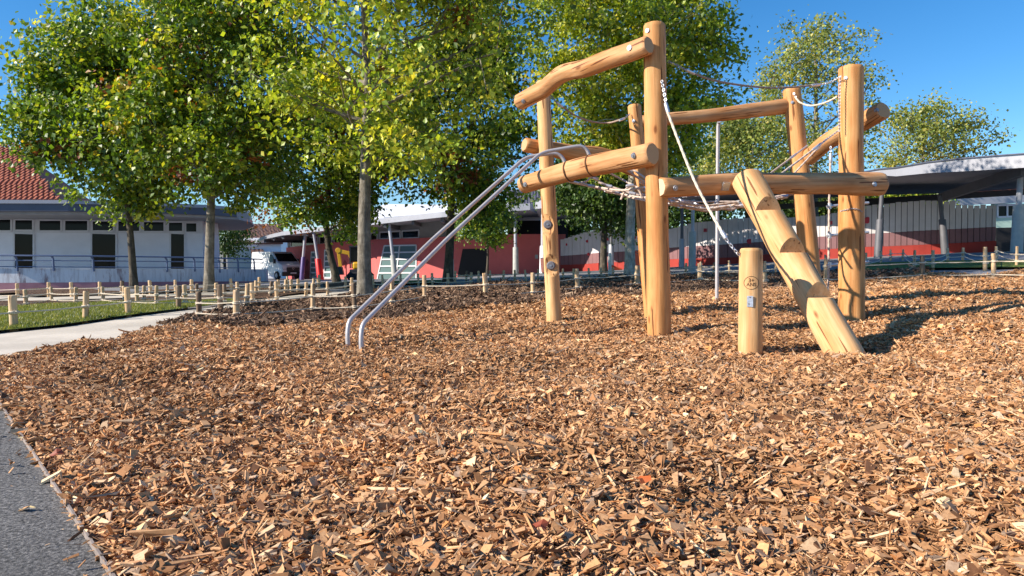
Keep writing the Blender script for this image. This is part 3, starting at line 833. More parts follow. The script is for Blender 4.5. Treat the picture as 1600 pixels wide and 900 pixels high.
Wp = Matrix.Translation(pp + fw * .003) @ fw.to_track_quat('Z', 'Y').to_matrix().to_4x4()
m = MB(); m.box((-.024, -.045, -.003), (.024, .045, .003)); plt = m.build('plate', M['plate'], so_, W=Wp, bevel=.001)
for sx_, sy_ in ((0, .034), (-.01, -.02)):
    m = MB(); m.cyl((sx_, sy_, .002), (sx_, sy_, .006), .005, .004, 8); m.build('screw', M['burn'], plt, local=True)

# ------------------------------------------------------------------ rope fences
def fence(label, posts, hs=(.58, .2), wig=.02, single=False, r=.035, rr=.0095, wide=1.0):
    """posts: (px, base py, top py)"""
    g = [G(p[0], p[1]) for p in posts]
    root = thing('rope_fence', label, 'fence', g[len(g) // 2], 'low chestnut and rope fences')
    tops = []
    for k, (p, b) in enumerate(zip(posts, g)):
        d = dep(b); hgt = max(.32, (p[1] - p[2]) / F * d)
        rs = random.Random(int(p[0] * 7 + p[1]))
        lean = Vector((rs.uniform(-.03, .03), rs.uniform(-.03, .03), 0))
        t = b + Vector((0, 0, hgt)) + lean
        rad = r * rs.uniform(.85, 1.2) * wide
        near = d < 17
        dark = rs.random() < .12
        log('post', b - Vector((0, 0, .1)), t, rad * 1.02, rad * .95, root, M['stake_bark'] if dark else M['stake'], M['end_pale'], rough=.10 if near else .05, seed=rs.random(), n=14 if near else 8,
            m=14 if near else 5, cap=.008, facets=1.2)
        tops.append((b, t, rad))
    for h in hs:
        m = MB()
        for (b0, t0, q0), (b1, t1, q1) in zip(tops, tops[1:]):
            d = dep(b0); f = (Vector((b1.x - b0.x, b1.y - b0.y, 0))).normalized(); sd = Vector((f.y, -f.x, 0)); sd = sd if sd.y < 0 else -sd
            a = b0.lerp(t0, h) + sd * q0 * .95; c = b1.lerp(t1, h) + sd * q1 * .95
            mid = a.lerp(c, .5) - Vector((0, 0, .004 + .006 * (c - a).length))
            rad = rr * (1 + max(0, d - 12) * .02)
            pth = smooth_path([a, mid, c], 5)
            m.tube(pth, rad, 6)
        for b0, t0, q0 in tops:
            c = b0.lerp(t0, h)
            for dz in (-.010, .010): m.torus(c + Vector((0, 0, dz)), (random.uniform(-.15, .15), random.uniform(-.15, .15), 1), q0 * 1.08, rr * .95, 12, 5)
            m.torus(c + Vector((q0 * 1.1, -q0 * .5, 0)), (.3, 1, .4), rr * 1.5, rr, 8, 5)
        m.build('rope', M['rope_pale'], root, smooth=True)
    return root
fence('nearest rope fence along the front edge of the lawn at the left', [(-120, 528, 470), (23, 515, 462), (133, 502, 455), (201, 494, 449), (279, 485, 447), (345, 486, 445), (385, 484, 443)], hs=(.5,), wide=1.35, rr=.0105)
fence('rope fence running behind the climbing frame across the dark bark bed', [(311, 498, 456), (370, 500, 453), (489, 491, 443), (555, 489, 442), (612, 480, 436), (664, 471, 430), (760, 470, 427), (833, 464, 426), (903, 456, 420), (995, 450, 415), (1094, 442, 411), (1195, 446, 408)], wide=1.25)
fence('rope fence on the slope to the right of the thick right-hand log', [(1290, 443, 403), (1441, 435, 399), (1553, 435, 396), (1680, 436, 394)], hs=(.68, .15), wide=1.25)
fence('second rope fence behind the lawn, in front of the first sand path', [(-60, 490, 458), (42, 480, 455), (81, 474, 450), (118, 475, 449), (162, 474, 449), (215, 479, 446), (244, 480, 446), (290, 479, 445), (350, 477, 444), (395, 475, 442), (433, 471, 440), (478, 468, 441), (512, 467, 440), (549, 460, 434)])
fence('rope fence in front of the pink and grey ramp wall, farthest on the left', [(-60, 467, 452), (28, 466, 452), (77, 464, 451), (113, 464, 450), (157, 463, 449), (191, 461, 447), (236, 460, 446), (275, 459, 445), (300, 458, 443), (362, 456, 441), (405, 453, 439), (450, 451, 438), (498, 448, 434)])
fence('rope fence around the strip with the bent tree trunk, before the red building', [(422, 463, 440), (445, 459, 438), (465, 457, 437), (498, 455, 436), (540, 452, 434), (584, 449, 432), (599, 449, 432), (625, 447, 431), (654, 446, 430), (676, 445, 430), (700, 446, 429), (735, 444, 427)], hs=(.6, .25))
fence('far rope fence along the paving in front of the dark red doorway', [(711, 440, 428), (728, 440, 427), (748, 440, 427), (766, 439, 427), (786, 439, 426), (805, 438, 426), (822, 438, 426), (840, 437, 425), (856, 437, 425), (880, 436, 424), (896, 436, 423), (921, 435, 422), (940, 434, 421), (958, 434, 419), (985, 433, 420)], hs=(.6, .25), wide=.95)
fence('far rope fence below the grey plank screen, behind the tall front post', [(1010, 432, 417), (1028, 431, 416), (1071, 430, 411), (1094, 428, 409), (1115, 428, 410), (1140, 428, 407), (1165, 427, 407), (1212, 426, 404), (1235, 424, 402), (1262, 422, 400)], hs=(.6, .25))
fence('far rope fence on the right in front of the open shelter', [(1275, 418, 398), (1290, 418, 398), (1352, 420, 395), (1377, 411, 392), (1392, 406, 392), (1410, 406, 391), (1428, 423, 391), (1458, 421, 391), (1481, 408, 388), (1504, 407, 387), (1539, 422, 386), (1557, 404, 385), (1588, 417, 385), (1640, 416, 383)], hs=(.6, .3))

fence('middle rope fence of thin stakes between the two sand paths at the left', [(196, 473, 448), (225, 472, 447), (262, 470, 445), (308, 468, 444), (338, 466, 444), (372, 464, 443), (400, 461, 441), (437, 459, 440), (456, 458, 438), (489, 456, 438)])

# ------------------------------------------------------------------ buildings
M['white_wall'] = simple('white_render', (.80, .82, .86), .8, 0, .05, 2, .1)
M['red_wall'] = simple('red_render', (.60, .125, .115), .75, 0, .08, 1.5, .1)
M['red_dark'] = simple('dark_red_paint', (.30, .035, .03), .7, 0, .1, 4, .1)
M['pink_base'] = simple('dusty_pink_paint', (.36, .17, .20), .85, 0, .12, 3, .1)
M['frame'] = simple('pale_grey_frame', (.70, .71, .73), .5, 0, .05, 5, 0)
M['white_paint'] = simple('white_roof_sheet', (.78, .79, .82), .5, 0, .05, 2, 0)
M['fascia'] = simple('pale_metal_fascia', (.33, .34, .375), .5, .1, .08, 2, .05)
M['fascia_dark'] = simple('dark_blue_grey_fascia', (.075, .085, .12), .5, 0, .1, 2, .05)
M['soffit'] = simple('grey_soffit', (.34, .33, .32), .8, 0, .1, 3, .1)
M['beam_steel'] = simple('dark_steel_and_shade', (.12, .12, .13), .6, .2, .1, 4, .1)  # dark steel; on shelter columns the tone also holds painted roof shade
M['col_grey'] = simple('grey_painted_column', (.40, .41, .44), .5, .1, .08, 5, .05)
M['concrete'] = simple('cast_concrete', (.42, .42, .38), .85, 0, .12, 6, .2)
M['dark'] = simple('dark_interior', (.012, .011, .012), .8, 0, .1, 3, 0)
M['blue_rail'] = simple('blue_grey_rail', (.10, .14, .24), .5, .2, .1, 8, 0)
M['plank'] = simple('grey_white_boards', (.60, .575, .57), .8, 0, .10, 1.3, .15)
M['plank_mid'] = simple('mauve_boards', (.22, .11, .115), .8, 0, .12, 2, .15)
M['plank_red'] = simple('red_boards', (.34, .033, .022), .8, 0, .12, 2, .15)
M['mark'] = simple('red_painted_mark', (.50, .04, .06), .7, 0, .1, 4, 0)
M['purple'] = simple('purple_paint', (.10, .07, .24), .5, 0, .1, 4, 0)
M['redpaint'] = simple('bright_red_paint', (.72, .02, .02), .45, 0, .06, 4, 0)
M['mint'] = simple('mint_render', (.45, .62, .53), .8, 0, .05, 2, .1)
def glassmat(name, col, rough=.08):
    m, nt, b = newmat(name); b.inputs['Base Color'].default_value = (*col, 1)
    b.inputs['Roughness'].default_value = rough; b.inputs['Specular IOR Level'].default_value = .14
    return m
M['glass'] = glassmat('dark_window_glass', (.008, .009, .011))
M['glass_g'] = glassmat('greenish_blinds_behind_glass', (.12, .19, .19), .25)
def tiles(name, c0, c1, sx, sy):
    m, nt, b = newmat(name)
    v = mapped(nt, (1, 1, 1))
    br = nd(nt, 'TexBrick'); br.offset = .5
    br.inputs['Color1'].default_value = (*c0, 1); br.inputs['Color2'].default_value = (*c1, 1); br.inputs['Mortar'].default_value = (.08, .03, .025, 1)
    br.inputs['Scale'].default_value = 1; br.inputs['Brick Width'].default_value = sx; br.inputs['Row Height'].default_value = sy
    br.inputs['Mortar Size'].default_value = .035; br.inputs['Mortar Smooth'].default_value = .4
    nt.links.new(v, br.inputs['Vector'])
    col = mix(nt, br.outputs['Color'], ramp(nt, noise(nt, v, 1.2, 5), [(.3, (.7, .65, .6)), (.6, (1, 1, 1))]), .8, 'MULTIPLY')
    nt.links.new(col, b.inputs['Base Color']); b.inputs['Roughness'].default_value = .8
    return m
M['tile'] = tiles('red_roof_tiles', (.34, .11, .06), (.42, .16, .09), .3, .34)
M['tile_far'] = tiles('brown_roof_tiles', (.26, .15, .11), (.34, .20, .14), .3, .4)
# stained parapet: dirt streaks in the paint
def stained():
    m, nt, b = newmat('stained_white_paint')
    f = noise(nt, mapped(nt, (1.2, 1.2, .25)), 2.2, 8, .75)
    g = noise(nt, mapped(nt, (7, 7, .5)), 1.5, 6, .7)
    c = mix(nt, ramp(nt, f, [(.36, (.24, .18, .19)), (.47, (.60, .62, .66))]), ramp(nt, g, [(.35, (.62, .58, .58)), (.5, (1, 1, 1))]), .8, 'MULTIPLY')
    nt.links.new(c, b.inputs['Base Color']); b.inputs['Roughness'].default_value = .85
    return m
M['stained'] = stained()

def wall_strip(name, pts, zb, zt, thick, mat, parent):
    """upright wall along plan points; zb/zt per point; thickness away from the camera"""
    m = MB()
    zb = zb if hasattr(zb, '__len__') else [zb] * len(pts); zt = zt if hasattr(zt, '__len__') else [zt] * len(pts)
    nrm = []
    for i in range(len(pts)):
        a = pts[max(i - 1, 0)]; b = pts[min(i + 1, len(pts) - 1)]
        d = Vector((b[0] - a[0], b[1] - a[1], 0)).normalized(); n_ = Vector((-d.y, d.x, 0)); nrm.append(n_ if n_.y > 0 else -n_)
    v = []; n = len(pts)
    for p, q, z0, z1 in zip(pts, nrm, zb, zt):
        b = Vector((p[0], p[1], 0)) + q * thick
        v += [(p[0], p[1], z0), (p[0], p[1], z1), (b.x, b.y, z1), (b.x, b.y, z0)]
    f = []
    for i in range(n - 1):
        a = 4 * i; c = a + 4
        f += [(a, c, c + 1, a + 1), (a + 1, c + 1, c + 2, a + 2), (a + 2, c + 2, c + 3, a + 3), (a + 3, c + 3, c, a)]
    f += [(0, 1, 2, 3), (4 * n - 1, 4 * n - 2, 4 * n - 3, 4 * n - 4)]
    m.add(v, f)
    return m.build(name, mat, parent)
def on_plane(px, py, a, b):
    """point at a pixel on the upright plane through plan points a, b"""
    r = ray(px, py); d = Vector((b[0] - a[0], b[1] - a[1], 0)); n = Vector((-d.y, d.x, 0))
    t = (Vector((a[0], a[1], 0)) - CL).dot(n) / r.dot(n)
    return CL + r * t
def panel(name, pix, a, b, mat, parent, off, thick=.03):
    """flat panel on the wall plane a-b, `off` metres in front of it (pix = corners as measured)"""
    d = Vector((b[0] - a[0], b[1] - a[1], 0)).normalized(); n_ = Vector((-d.y, d.x, 0)); n_ = -n_ if n_.y > 0 else n_
    q = [on_plane(x, y, a, b) for x, y in pix]
    f = [p + n_ * off for p in q]; bk = [p + n_ * (off - thick) for p in q]; k = len(q)
    m = MB(); m.add(f + bk, [list(range(k)), list(range(k, 2 * k))[::-1]] + [(i, (i + 1) % k, k + (i + 1) % k, k + i) for i in range(k)])
    return m.build(name, mat, parent)
def window(parent, pix, a, b, glass=None, frame_mat=None, fw=.05, off=.012, bars=0, label=None, vbars=0):
    gl = panel('window', pix, a, b, glass or M['glass'], parent, off, .02)
    if label: gl['label'] = label
    d = Vector((b[0] - a[0], b[1] - a[1], 0)).normalized(); n_ = Vector((-d.y, d.x, 0)); n_ = -n_ if n_.y > 0 else n_
    q = [on_plane(x, y, a, b) + n_ * (off + .02) for x, y in pix]
    m = MB()
    for i in range(len(q)): m.bar(q[i], q[(i + 1) % len(q)], .05, fw, n_.cross((q[(i + 1) % len(q)] - q[i]).normalized()))
    for k in range(bars):
        t = (k + 1) / (bars + 1); m.bar(q[0].lerp(q[3], t) + n_ * .01, q[1].lerp(q[2], t) + n_ * .01, .05, fw)
    for k in range(vbars):
        t = (k + 1) / (vbars + 1); m.bar(q[0].lerp(q[1], t) + n_ * .013, q[3].lerp(q[2], t) + n_ * .013, .05, fw, d)
    m.build('frame', frame_mat or M['frame'], gl)
    return gl

# --- white pavilion on the left
a0, a1 = D(-160, 33), D(318, 37)
a2 = D(334, 39.5)
zL = -.6
PV = thing('school_pavilion', 'long low white pavilion with dark doorways and a window band under the dark eave', 'building', (a0.x, a0.y, zL))
ztop = on_plane(160, 344, a0, a1).z
zsill = on_plane(160, 364, a0, a1).z
wall_strip('wall', [a0, a1, a2, D(336, 46)], zL, zsill, .3, M['white_wall'], PV)
wall_strip('wall_top', [a0, a1, a2, D(336, 46)], zsill + .003, ztop + .3, .28, M['frame'], PV)
for x0, x1, y0, y1 in ((-60, 18, 342, 361), (23, 52, 343, 360), (61, 96, 344, 361), (101, 138, 344, 361), (144, 178, 345, 361), (184, 219, 345, 362), (224, 257, 346, 362), (263, 286, 347, 362), (290, 308, 348, 363)):
    window(PV, [(x0, y0), (x1, y0), (x1, y1), (x0, y1)], a0, a1, fw=.07)
for x0, x1 in ((22, 53), (143, 182), (266, 289)):
    gl = window(PV, [(x0, 364), (x1, 364 + 1), (x1, 423), (x0, 423)], a0, a1, fw=.08)
    gl.name = 'door'; gl.children[0].name = 'frame'
window(PV, [(326, 367), (331, 366), (331, 420), (326, 421)], a1, a2, fw=.05)
# roof: wide overhanging slab with a rounded right end
fr = [D(-220, 31), D(-60, 30.8), D(110, 31.4), D(250, 33), D(330, 34.5), D(372, 36), D(392, 38.5), D(396, 42), D(380, 47), D(-220, 44)]
m = MB(); zr0 = on_plane(40, 330, D(-60, 30.8), D(110, 31.4)).z; zr1 = on_plane(40, 314, D(-60, 30.8), D(110, 31.4)).z
m.slab([(p.x, p.y) for p in fr], zr0, zr1 - .12); rf = m.build('roof', M['fascia_dark'], PV)
m = MB(); fr2 = [(p.x, p.y) for p in fr]; cx_, cy_ = fr2[3]
m.slab([(x + (cx_ - x) * -.004, y - .08) for x, y in fr2], zr1 - .115, zr1 + .04); m.build('gutter', M['fascia'], rf)
m = MB(); m.slab([(x, y + .25) for x, y in fr2], zr0 - .12, zr0 - .003); m.build('soffit', M['soffit'], rf)
# ramp wall in front with railing
b = [D(-160, 27.5), D(30, 28), D(150, 28.6), D(300, 31), D(390, 34.5), D(409, 35.5), D(412, 37.5)]
ztopw = [P(px, py, d).z for px, py, d in ((-160, 418, 27.5), (30, 419, 28), (150, 419.5, 28.6), (300, 420, 31), (390, 420.5, 34.5), (409, 420.5, 35.5), (412, 420.5, 37.5))]
zm = [P(px, py, d).z for px, py, d in ((-160, 443, 27.5), (30, 442, 28), (150, 441, 28.6), (300, 440, 31), (390, 439.5, 34.5), (409, 439.5, 35.5), (412, 439.5, 37.5))]
RW = thing('ramp_wall', 'stained white access ramp wall with pink base and blue rail before the pavilion', 'wall', (b[1].x, b[1].y, tz(b[1].x, b[1].y)))
wall_strip('parapet', b, [z + .003 for z in zm], ztopw, .22, M['stained'], RW)
wall_strip('base', b, -1.2, zm, .26, M['pink_base'], RW)
def along(pts, px):
    for p, q in zip(pts, pts[1:]):
        o = on_plane(px, 420, p, q); t = (o - p).dot(q - p) if False else ((o.x - p.x) * (q.x - p.x) + (o.y - p.y) * (q.y - p.y)) / ((q.x - p.x) ** 2 + (q.y - p.y) ** 2)
        if -.02 <= t <= 1.02: return Vector((o.x, o.y, 0)), (q - p).normalized()
    return Vector((pts[-1].x, pts[-1].y, 0)), Vector((1, 0, 0))
rail_ = MB()
zt = lambda k, dz: ztopw[k] + dz
for dz, r in ((.50, .032), (.31, .02), (.06, .018)):
    rail_.tube([Vector((p.x, p.y - .06 + (0 if dz < .4 else -.12), z + dz)) for p, z in zip(b, ztopw)], r, 8)
RL = rail_.build('railing', M['blue_rail'], RW, smooth=True)
for px in (-60, 28, 85, 147, 262, 305, 344, 373, 398):
    o, dd = along(b, px); k = min(range(len(b)), key=lambda i: (b[i] - o).length_squared if False else (b[i].x - o.x) ** 2); z = ztopw[k]
    m = MB(); m.tube([Vector((o.x, o.y - .03, z - .12)), Vector((o.x, o.y - .05, z + .1)), Vector((o.x, o.y - .06, z + .38)), Vector((o.x, o.y - .18, z + .50))], .04, 8)
    m.build('railing_post', M['blue_rail'], RL, smooth=True)
# --- house with the red tiled roof behind
h0, h1_ = D(-260, 46), D(120, 46)
HR = thing('tiled_house', 'house with a steep red tiled hip roof rising behind the pavilion', 'house', (h0.x, h0.y, -.5))
e0 = P(-300, 318, 46); e1 = P(92, 312, 46); rg0 = P(-300, 226, 52); rg1 = P(31, 236, 52); back = P(140, 312, 60); bl_ = P(-300, 312, 60)
zE = e0.z
m = MB(); m.box((e0.x + .5, 46.6, -.7), (e1.x - .5, 58, zE)); m.build('wall', M['white_wall'], HR)
def slope(name, q, mat, parent, th=.18):
    """roof slope from its corner points (first two = eave); tiles run in local X/Y"""
    o = Vector(q[0]); ux = (Vector(q[1]) - o).normalized(); n_ = ux.cross(Vector(q[-1]) - o).normalized(); uy = n_.cross(ux)
    if n_.z < 0: n_ = -n_; uy = n_.cross(ux)
    W = Matrix.Translation(o) @ Matrix((ux, uy, n_)).transposed().to_4x4(); Wi = W.inverted()
    l = [Wi @ Vector(p) for p in q]; k = len(l)
    m = MB(); m.add([(p.x, p.y, p.z) for p in l] + [(p.x, p.y, p.z - th) for p in l], [list(range(k)), list(range(k, 2 * k))[::-1]] + [(i, (i + 1) % k, k + (i + 1) % k, k + i) for i in range(k)])
    return m, W
def tile_roof(q, parent, mat, col_w=.30, row=.34, amp=.05):
    """slope with real raised tile courses"""
    m, W = slope('roof', q, mat, parent); Wi = W.inverted(); l = [Wi @ Vector(p) for p in q]
    xs0, xs1 = min(p.x for p in l), max(p.x for p in l); ys1 = max(p.y for p in l)
    poly = [(p.x, p.y) for p in l]; y = 0
    while y < ys1:
        x = xs0 + (.5 * col_w if int(y / row) % 2 else 0)
        ny = y + row * .5
        X = np.arange(x, xs1, col_w) + col_w * .5
        ok = pts_in(poly, X, np.full_like(X, ny))
        for xc in X[ok]:
            w = col_w * .36; v = [(xc - w, y, .012), (xc - w * .5, y, amp + .035), (xc + w * .5, y, amp + .035), (xc + w, y, .012), (xc - w, y + row * 1.1, .004), (xc - w * .5, y + row * 1.1, amp), (xc + w * .5, y + row * 1.1, amp), (xc + w, y + row * 1.1, .004)]
            m.add(v, [(0, 1, 2, 3), (0, 4, 5, 1), (1, 5, 6, 2), (2, 6, 7, 3)])
        y += row
    return m.build('roof', mat, parent, W=W)
M['tile_plain'] = simple('terracotta', (.36, .105, .055), .8, 0, .3, 4, .2)
tile_roof([e0, e1, rg1, rg0], HR, M['tile_plain'], .36, .36)
m, W = slope('roof', [e1, back, rg1], M['tile_plain'], HR); m.build('roof', M['tile_plain'], HR, W=W)
m, W = slope('roof', [bl_, back, rg1, rg0], M['tile_plain'], HR); m.build('roof', M['tile_plain'], HR, W=W)
m = MB(); m.bar(rg0 + Vector((0, 0, .1)), rg1 + Vector((0, 0, .1)), .3, .3); m.build('ridge', M['red_dark'], HR)
# --- far house behind the van
q0 = D(352, 74)
FH = thing('far_house', 'distant small house with brown tiled roofs and dark garage opening behind the white van', 'house', (q0.x, q0.y, q0.z))
fa, fb = D(356, 74), D(440, 74)
m = MB(); m.box((fa.x, 74, -1.2), (fb.x, 84, P(380, 372, 74).z)); m.build('wall', M['white_wall'], FH)
panel('garage_door', [(364, 398), (404, 398), (404, 435), (364, 435)], fa, fb, M['dark'], FH, .03)
tile_roof([P(352, 379, 73.4), P(442, 379, 73.4), P(442, 350, 80), P(368, 350, 80)], FH, M['tile_far'], .45, .5)
tile_roof([P(361, 397, 72.4), P(412, 396, 72.4), P(412, 388, 74.6), P(363, 388, 74.6)], FH, M['tile_far'], .45, .5)
m = MB(); s0, s1 = P(364, 386, 73.8), P(404, 380, 73.8); m.box((s0.x, 73.75, s0.z), (s1.x, 73.9, s1.z)); m.build('wall_band', M['white_paint'], FH)
m = MB(); g0 = P(336, 395, 66); g1_ = P(356, 440, 66); m.box((g0.x, 66, -1.4), (g1_.x, 72, g0.z + .4)); m.build('side_wall', M['concrete'], FH)

# --- red building
rb = [(448, 63), (520, 55), (592, 48.5), (656, 45.5), (717, 44.5), (765, 44), (800, 43.6), (860, 43.4), (884, 44.5)]
rp = [D(x, d) for x, d in rb]
RB = thing('red_school_building', 'long curved red school building with white fascia roof and slanted columns', 'building', (rp[4].x, rp[4].y, -.5))
zw = [P(x, y, d).z for (x, d), y in zip(rb, (387, 379, 374, 372, 369, 367, 366, 366, 366))]
wall_strip('wall', rp, -1.3, zw, .4, M['red_wall'], RB)
# clerestory band
cb = [p + Vector((0, .35, 0)) for p in rp[:5]]
zc0 = [z + .003 for z in zw[:5]]; zc1 = [P(x, y, d).z for (x, d), y in zip(rb[:5], (372, 364, 358, 358, 357))]
wall_strip('upper_wall', cb, zc0, [z + .5 for z in zc1], .2, M['soffit'], RB)
def seg_for(px, lst=rb, pp=rp):
    for (x0, _), (x1, _), a, b in zip(lst, lst[1:], pp, pp[1:]):
        if x0 <= px <= x1: return a, b
    return pp[-2], pp[-1]
for x0, x1, t0, t1, u0, u1 in ((455, 474, 375, 373, 386, 384), (477, 497, 372, 370, 384, 382), (500, 519, 370, 368, 382, 380), (523, 543, 367.5, 366, 380, 378), (547, 566, 366, 364.5, 378, 377), (580, 590, 364, 363, 376, 375), (594, 626, 363, 361, 373.5, 372.5), (629, 655, 361, 359.5, 372.5, 371.5)):
    a, b_ = seg_for((x0 + x1) / 2); a = a + Vector((0, .35, 0)); b_ = b_ + Vector((0, .35, 0))
    window(RB, [(x0, t0), (x1, t1), (x1, u1), (x0, u0)], a, b_, fw=.1, frame_mat=M['frame'])
a, b_ = seg_for(740)
dr = panel('door', [(723, 389), (762, 388.5), (763, 436), (714, 436)], *seg_for(740), M['dark'], RB, .02); dr['label'] = 'wide black open doorway with a slanted left edge'
window(RB, [(601, 384), (651, 383), (651, 437), (590, 437)], *seg_for(625), M['glass_g'], fw=.09, bars=4, vbars=1, label='big glazed door with white bars and slanted left edge')
window(RB, [(487, 394), (493, 394), (495, 434), (485, 434)], *seg_for(490), M['glass_g'], fw=.12, bars=4)
window(RB, [(508, 391), (517, 390.5), (518, 434), (507, 434)], *seg_for(512), M['glass_g'], fw=.12, bars=4)
for px, py, s in ((464, 411, 4.5), (471, 411, 4), (480, 410, 4), (539, 413, 5.5)):
    panel('painted_diamond', [(px, py - s * 1.3), (px + s * .7, py), (px, py + s * 1.3), (px - s * .7, py)], *seg_for(px), M['red_dark'], RB, .022)
panel('notice', [(836, 398), (841, 398), (841, 404), (836, 404)], *seg_for(838), M['concrete'], RB, .03)
# roof slab: fascia front, soffit, white sheet rising behind
ov = [(398, 60), (412, 56), (440, 53), (520, 47.5), (600, 42), (690, 40), (745, 39.2), (828, 38.6)]
yT = (376, 369, 362, 352, 341, 331, 325, 317.5); yB = (380, 374, 368, 359, 349, 339.5, 333.5, 328)
fT = [P(x, y, d) for (x, d), y in zip(ov, yT)]; fB = [P(x, y, d) for (x, d), y in zip(ov, yB)]
bk = [D(440, 66), D(470, 64), D(500, 62), D(560, 57), D(640, 52), D(700, 50), D(760, 49.5), D(850, 49)]
m = MB(); n = len(ov)
v = fB + fT + [Vector((q.x, q.y, t.z + .25)) for q, t in zip(bk, fB)] + [Vector((q.x, q.y, t.z + .35)) for q, t in zip(bk, fT)]
f = []
for i in range(n - 1):
    f += [(i, i + 1, n + i + 1, n + i), (2 * n + i, 2 * n + i + 1, i + 1, i), (n + i, n + i + 1, 3 * n + i + 1, 3 * n + i), (3 * n + i, 3 * n + i + 1, 2 * n + i + 1, 2 * n + i)]
f += [(0, n, 3 * n, 2 * n), (n - 1, 2 * n - 1, 4 * n - 1, 3 * n - 1)[::-1]]
m.add(v, f); rr = m.build('roof', M['fascia'], RB)
m = MB()
for i in range(1, n - 1):
    a = fB[i].lerp(fB[i + 1], .0); q = Vector((bk[i].x, bk[i].y, fB[i].z + .25)); m.bar(a + Vector((0, .3, -.12)), q + Vector((0, 0, -.14)), .18, .26)
    a = fB[i].lerp(fB[i + 1], .5); q = Vector((bk[i].x, bk[i].y, fB[i].z + .25)).lerp(Vector((bk[i + 1].x, bk[i + 1].y, fB[i + 1].z + .25)), .5); m.bar(a + Vector((0, .3, -.12)), q + Vector((0, 0, -.14)), .14, .2)
m.build('roof_beams', M['beam_steel'], rr)
wt = [(560, 47, 345, 338), (600, 45.5, 340, 319), (650, 44.5, 336, 319), (700, 43.5, 331, 320), (735, 43, 326, 322), (795, 43, 320, 316)]
m = MB(); lo = [P(x, y0, d - 2.5) + Vector((0, 0, .02)) for x, d, y0, y1 in wt]; hi = [P(x, y1, d + 4) for x, d, y0, y1 in wt]
k = len(wt); m.add(lo + hi + [p + Vector((0, .3, -.3)) for p in lo] + [p + Vector((0, .3, -.3)) for p in hi],
                   [(i, i + 1, k + i + 1, k + i) for i in range(k - 1)] + [(2 * k + i, 3 * k + i, 3 * k + i + 1, 2 * k + i + 1) for i in range(k - 1)] + [(k + i, k + i + 1, 3 * k + i + 1, 3 * k + i) for i in range(k - 1)] + [(i, 2 * k + i, 2 * k + i + 1, i + 1) for i in range(k - 1)])
m.build('white_roof_sheet', M['white_paint'], RB)
m = MB(); u0, u1 = P(792, 318, 47), P(850, 318, 47); nn = 26
for i in range(nn):
    x = u0.x + (u1.x - u0.x) * i / nn; w = (u1.x - u0.x) / nn
    m.box((x, 47 - (.05 if i % 2 else 0), P(0, 320, 47).z - .3), (x + w, 47.3, P(0, 304 - 2 * i / nn, 47).z))
M['mauve'] = simple('mauve_corrugated_sheet', (.24, .22, .27), .6, .1, .1, 3, 0)
m.build('corrugated_upstand', M['mauve'], RB)
m = MB(); m.slab([(P(834, 0, 36).x, P(834, 0, 36).y), (P(900, 0, 34).x, P(900, 0, 34).y), (P(905, 0, 46).x, P(905, 0, 46).y), (P(842, 0, 44).x, P(842, 0, 44).y)], [P(834, 326, 36).z, P(900, 316, 34).z, P(900, 316, 34).z, P(834, 326, 36).z], [P(834, 314, 36).z, P(900, 300, 34).z, P(900, 300, 34).z + .2, P(834, 314, 36).z + .2])
m.build('side_roof', M['fascia'], RB)
wp = [P(800, 0, 47.5), P(900, 0, 47)]
m = MB(); m.box((P(790, 0, 48).x, 48, -1), (P(884, 0, 48).x, 48.3, P(0, 345, 48).z)); m.build('rear_wall', M['dark'], RB)
m = MB(); m.box((P(800, 0, 47.8).x, 47.75, P(0, 352, 47.8).z), (P(850, 0, 47.8).x, 47.9, P(0, 347, 47.8).z)); m.build('light_strip', M['white_paint'], RB)
# columns: (top px, base px, top y, joint y, base y, depth, upper r, lower r, lower material)
def column(parent, xt, xb, yt, yj, yb, d, r0, r1, mt, mb, lab=None):
    top = P(xt, yt, d); base = P(xb, yb, d); t = (yj - yt) / (yb - yt); j = top.lerp(base, t)
    m = MB(); m.tube([top, j], r0, 12); o = m.build('column', mt, parent, smooth=True)
    m = MB(); m.tube([j + Vector((0, 0, .03)), j, base - Vector((0, 0, .3))], [r1 * .9, r1, r1 * 1.15], 14); f_ = m.build('column_base', mb, o, smooth=True)
    if lab: o['label'] = lab
column(RB, 805, 806, 329, 387, 428, 39.5, .09, .155, M['col_grey'], M['concrete'])
column(RB, 608, 618, 350, 400, 438, 42.5, .10, .16, M['col_grey'], M['concrete'])
column(RB, 706, 706, 341, 405, 437, 41, .09, .12, M['col_grey'], M['col_grey'])
column(RB, 477, 471, 368, 402, 436, 52, .11, .15, M['col_grey'], M['purple'], 'slanted column with a purple foot')
column(RB, 490, 502, 362, 405, 438, 50, .11, .21, M['col_grey'], M['redpaint'], 'slanted column with a bright red foot')
column(RB, 849, 848, 330, 385, 428, 38, .12, .17, M['col_grey'], M['white_paint'])

# --- plank screen
ps = [(876, 43, 375, 400, 414), (905, 41, 366, 398, 413), (937, 39, 357, 395, 411), (975, 37.5, 358, 393, 409), (1010, 36, 360, 390, 407), (1050, 34.5, 358, 387, 405), (1080, 33.5, 349, 385, 404), (1150, 31.5, 341, 381, 402),
      (1215, 30.3, 339, 376, 396), (1262, 29.6, 341, 371, 391), (1300, 29, 334, 369, 389), (1345, 28.4, 322, 366, 386), (1385, 28, 318, 364, 385), (1430, 27.6, 314, 361, 383), (1490, 27.2, 315, 358, 380)]
ps2 = [(1491, 27.2, 320, 358, 380), (1556, 26.8, 321, 354.5, 376)]
PS = thing('plank_screen', 'wavy-topped screen of upright grey boards above mauve and red bands', 'screen wall', tuple(D(1150, 31.5)))
def interp(px):
    L = ps if px <= 1490 else ps2
    xs = [p[0] for p in L]; return [float(np.interp(px, xs, [p[k] for p in L])) for k in (1, 2, 3, 4)]
up_ = MB(); mid_ = MB(); low_ = MB()
px = 876.0
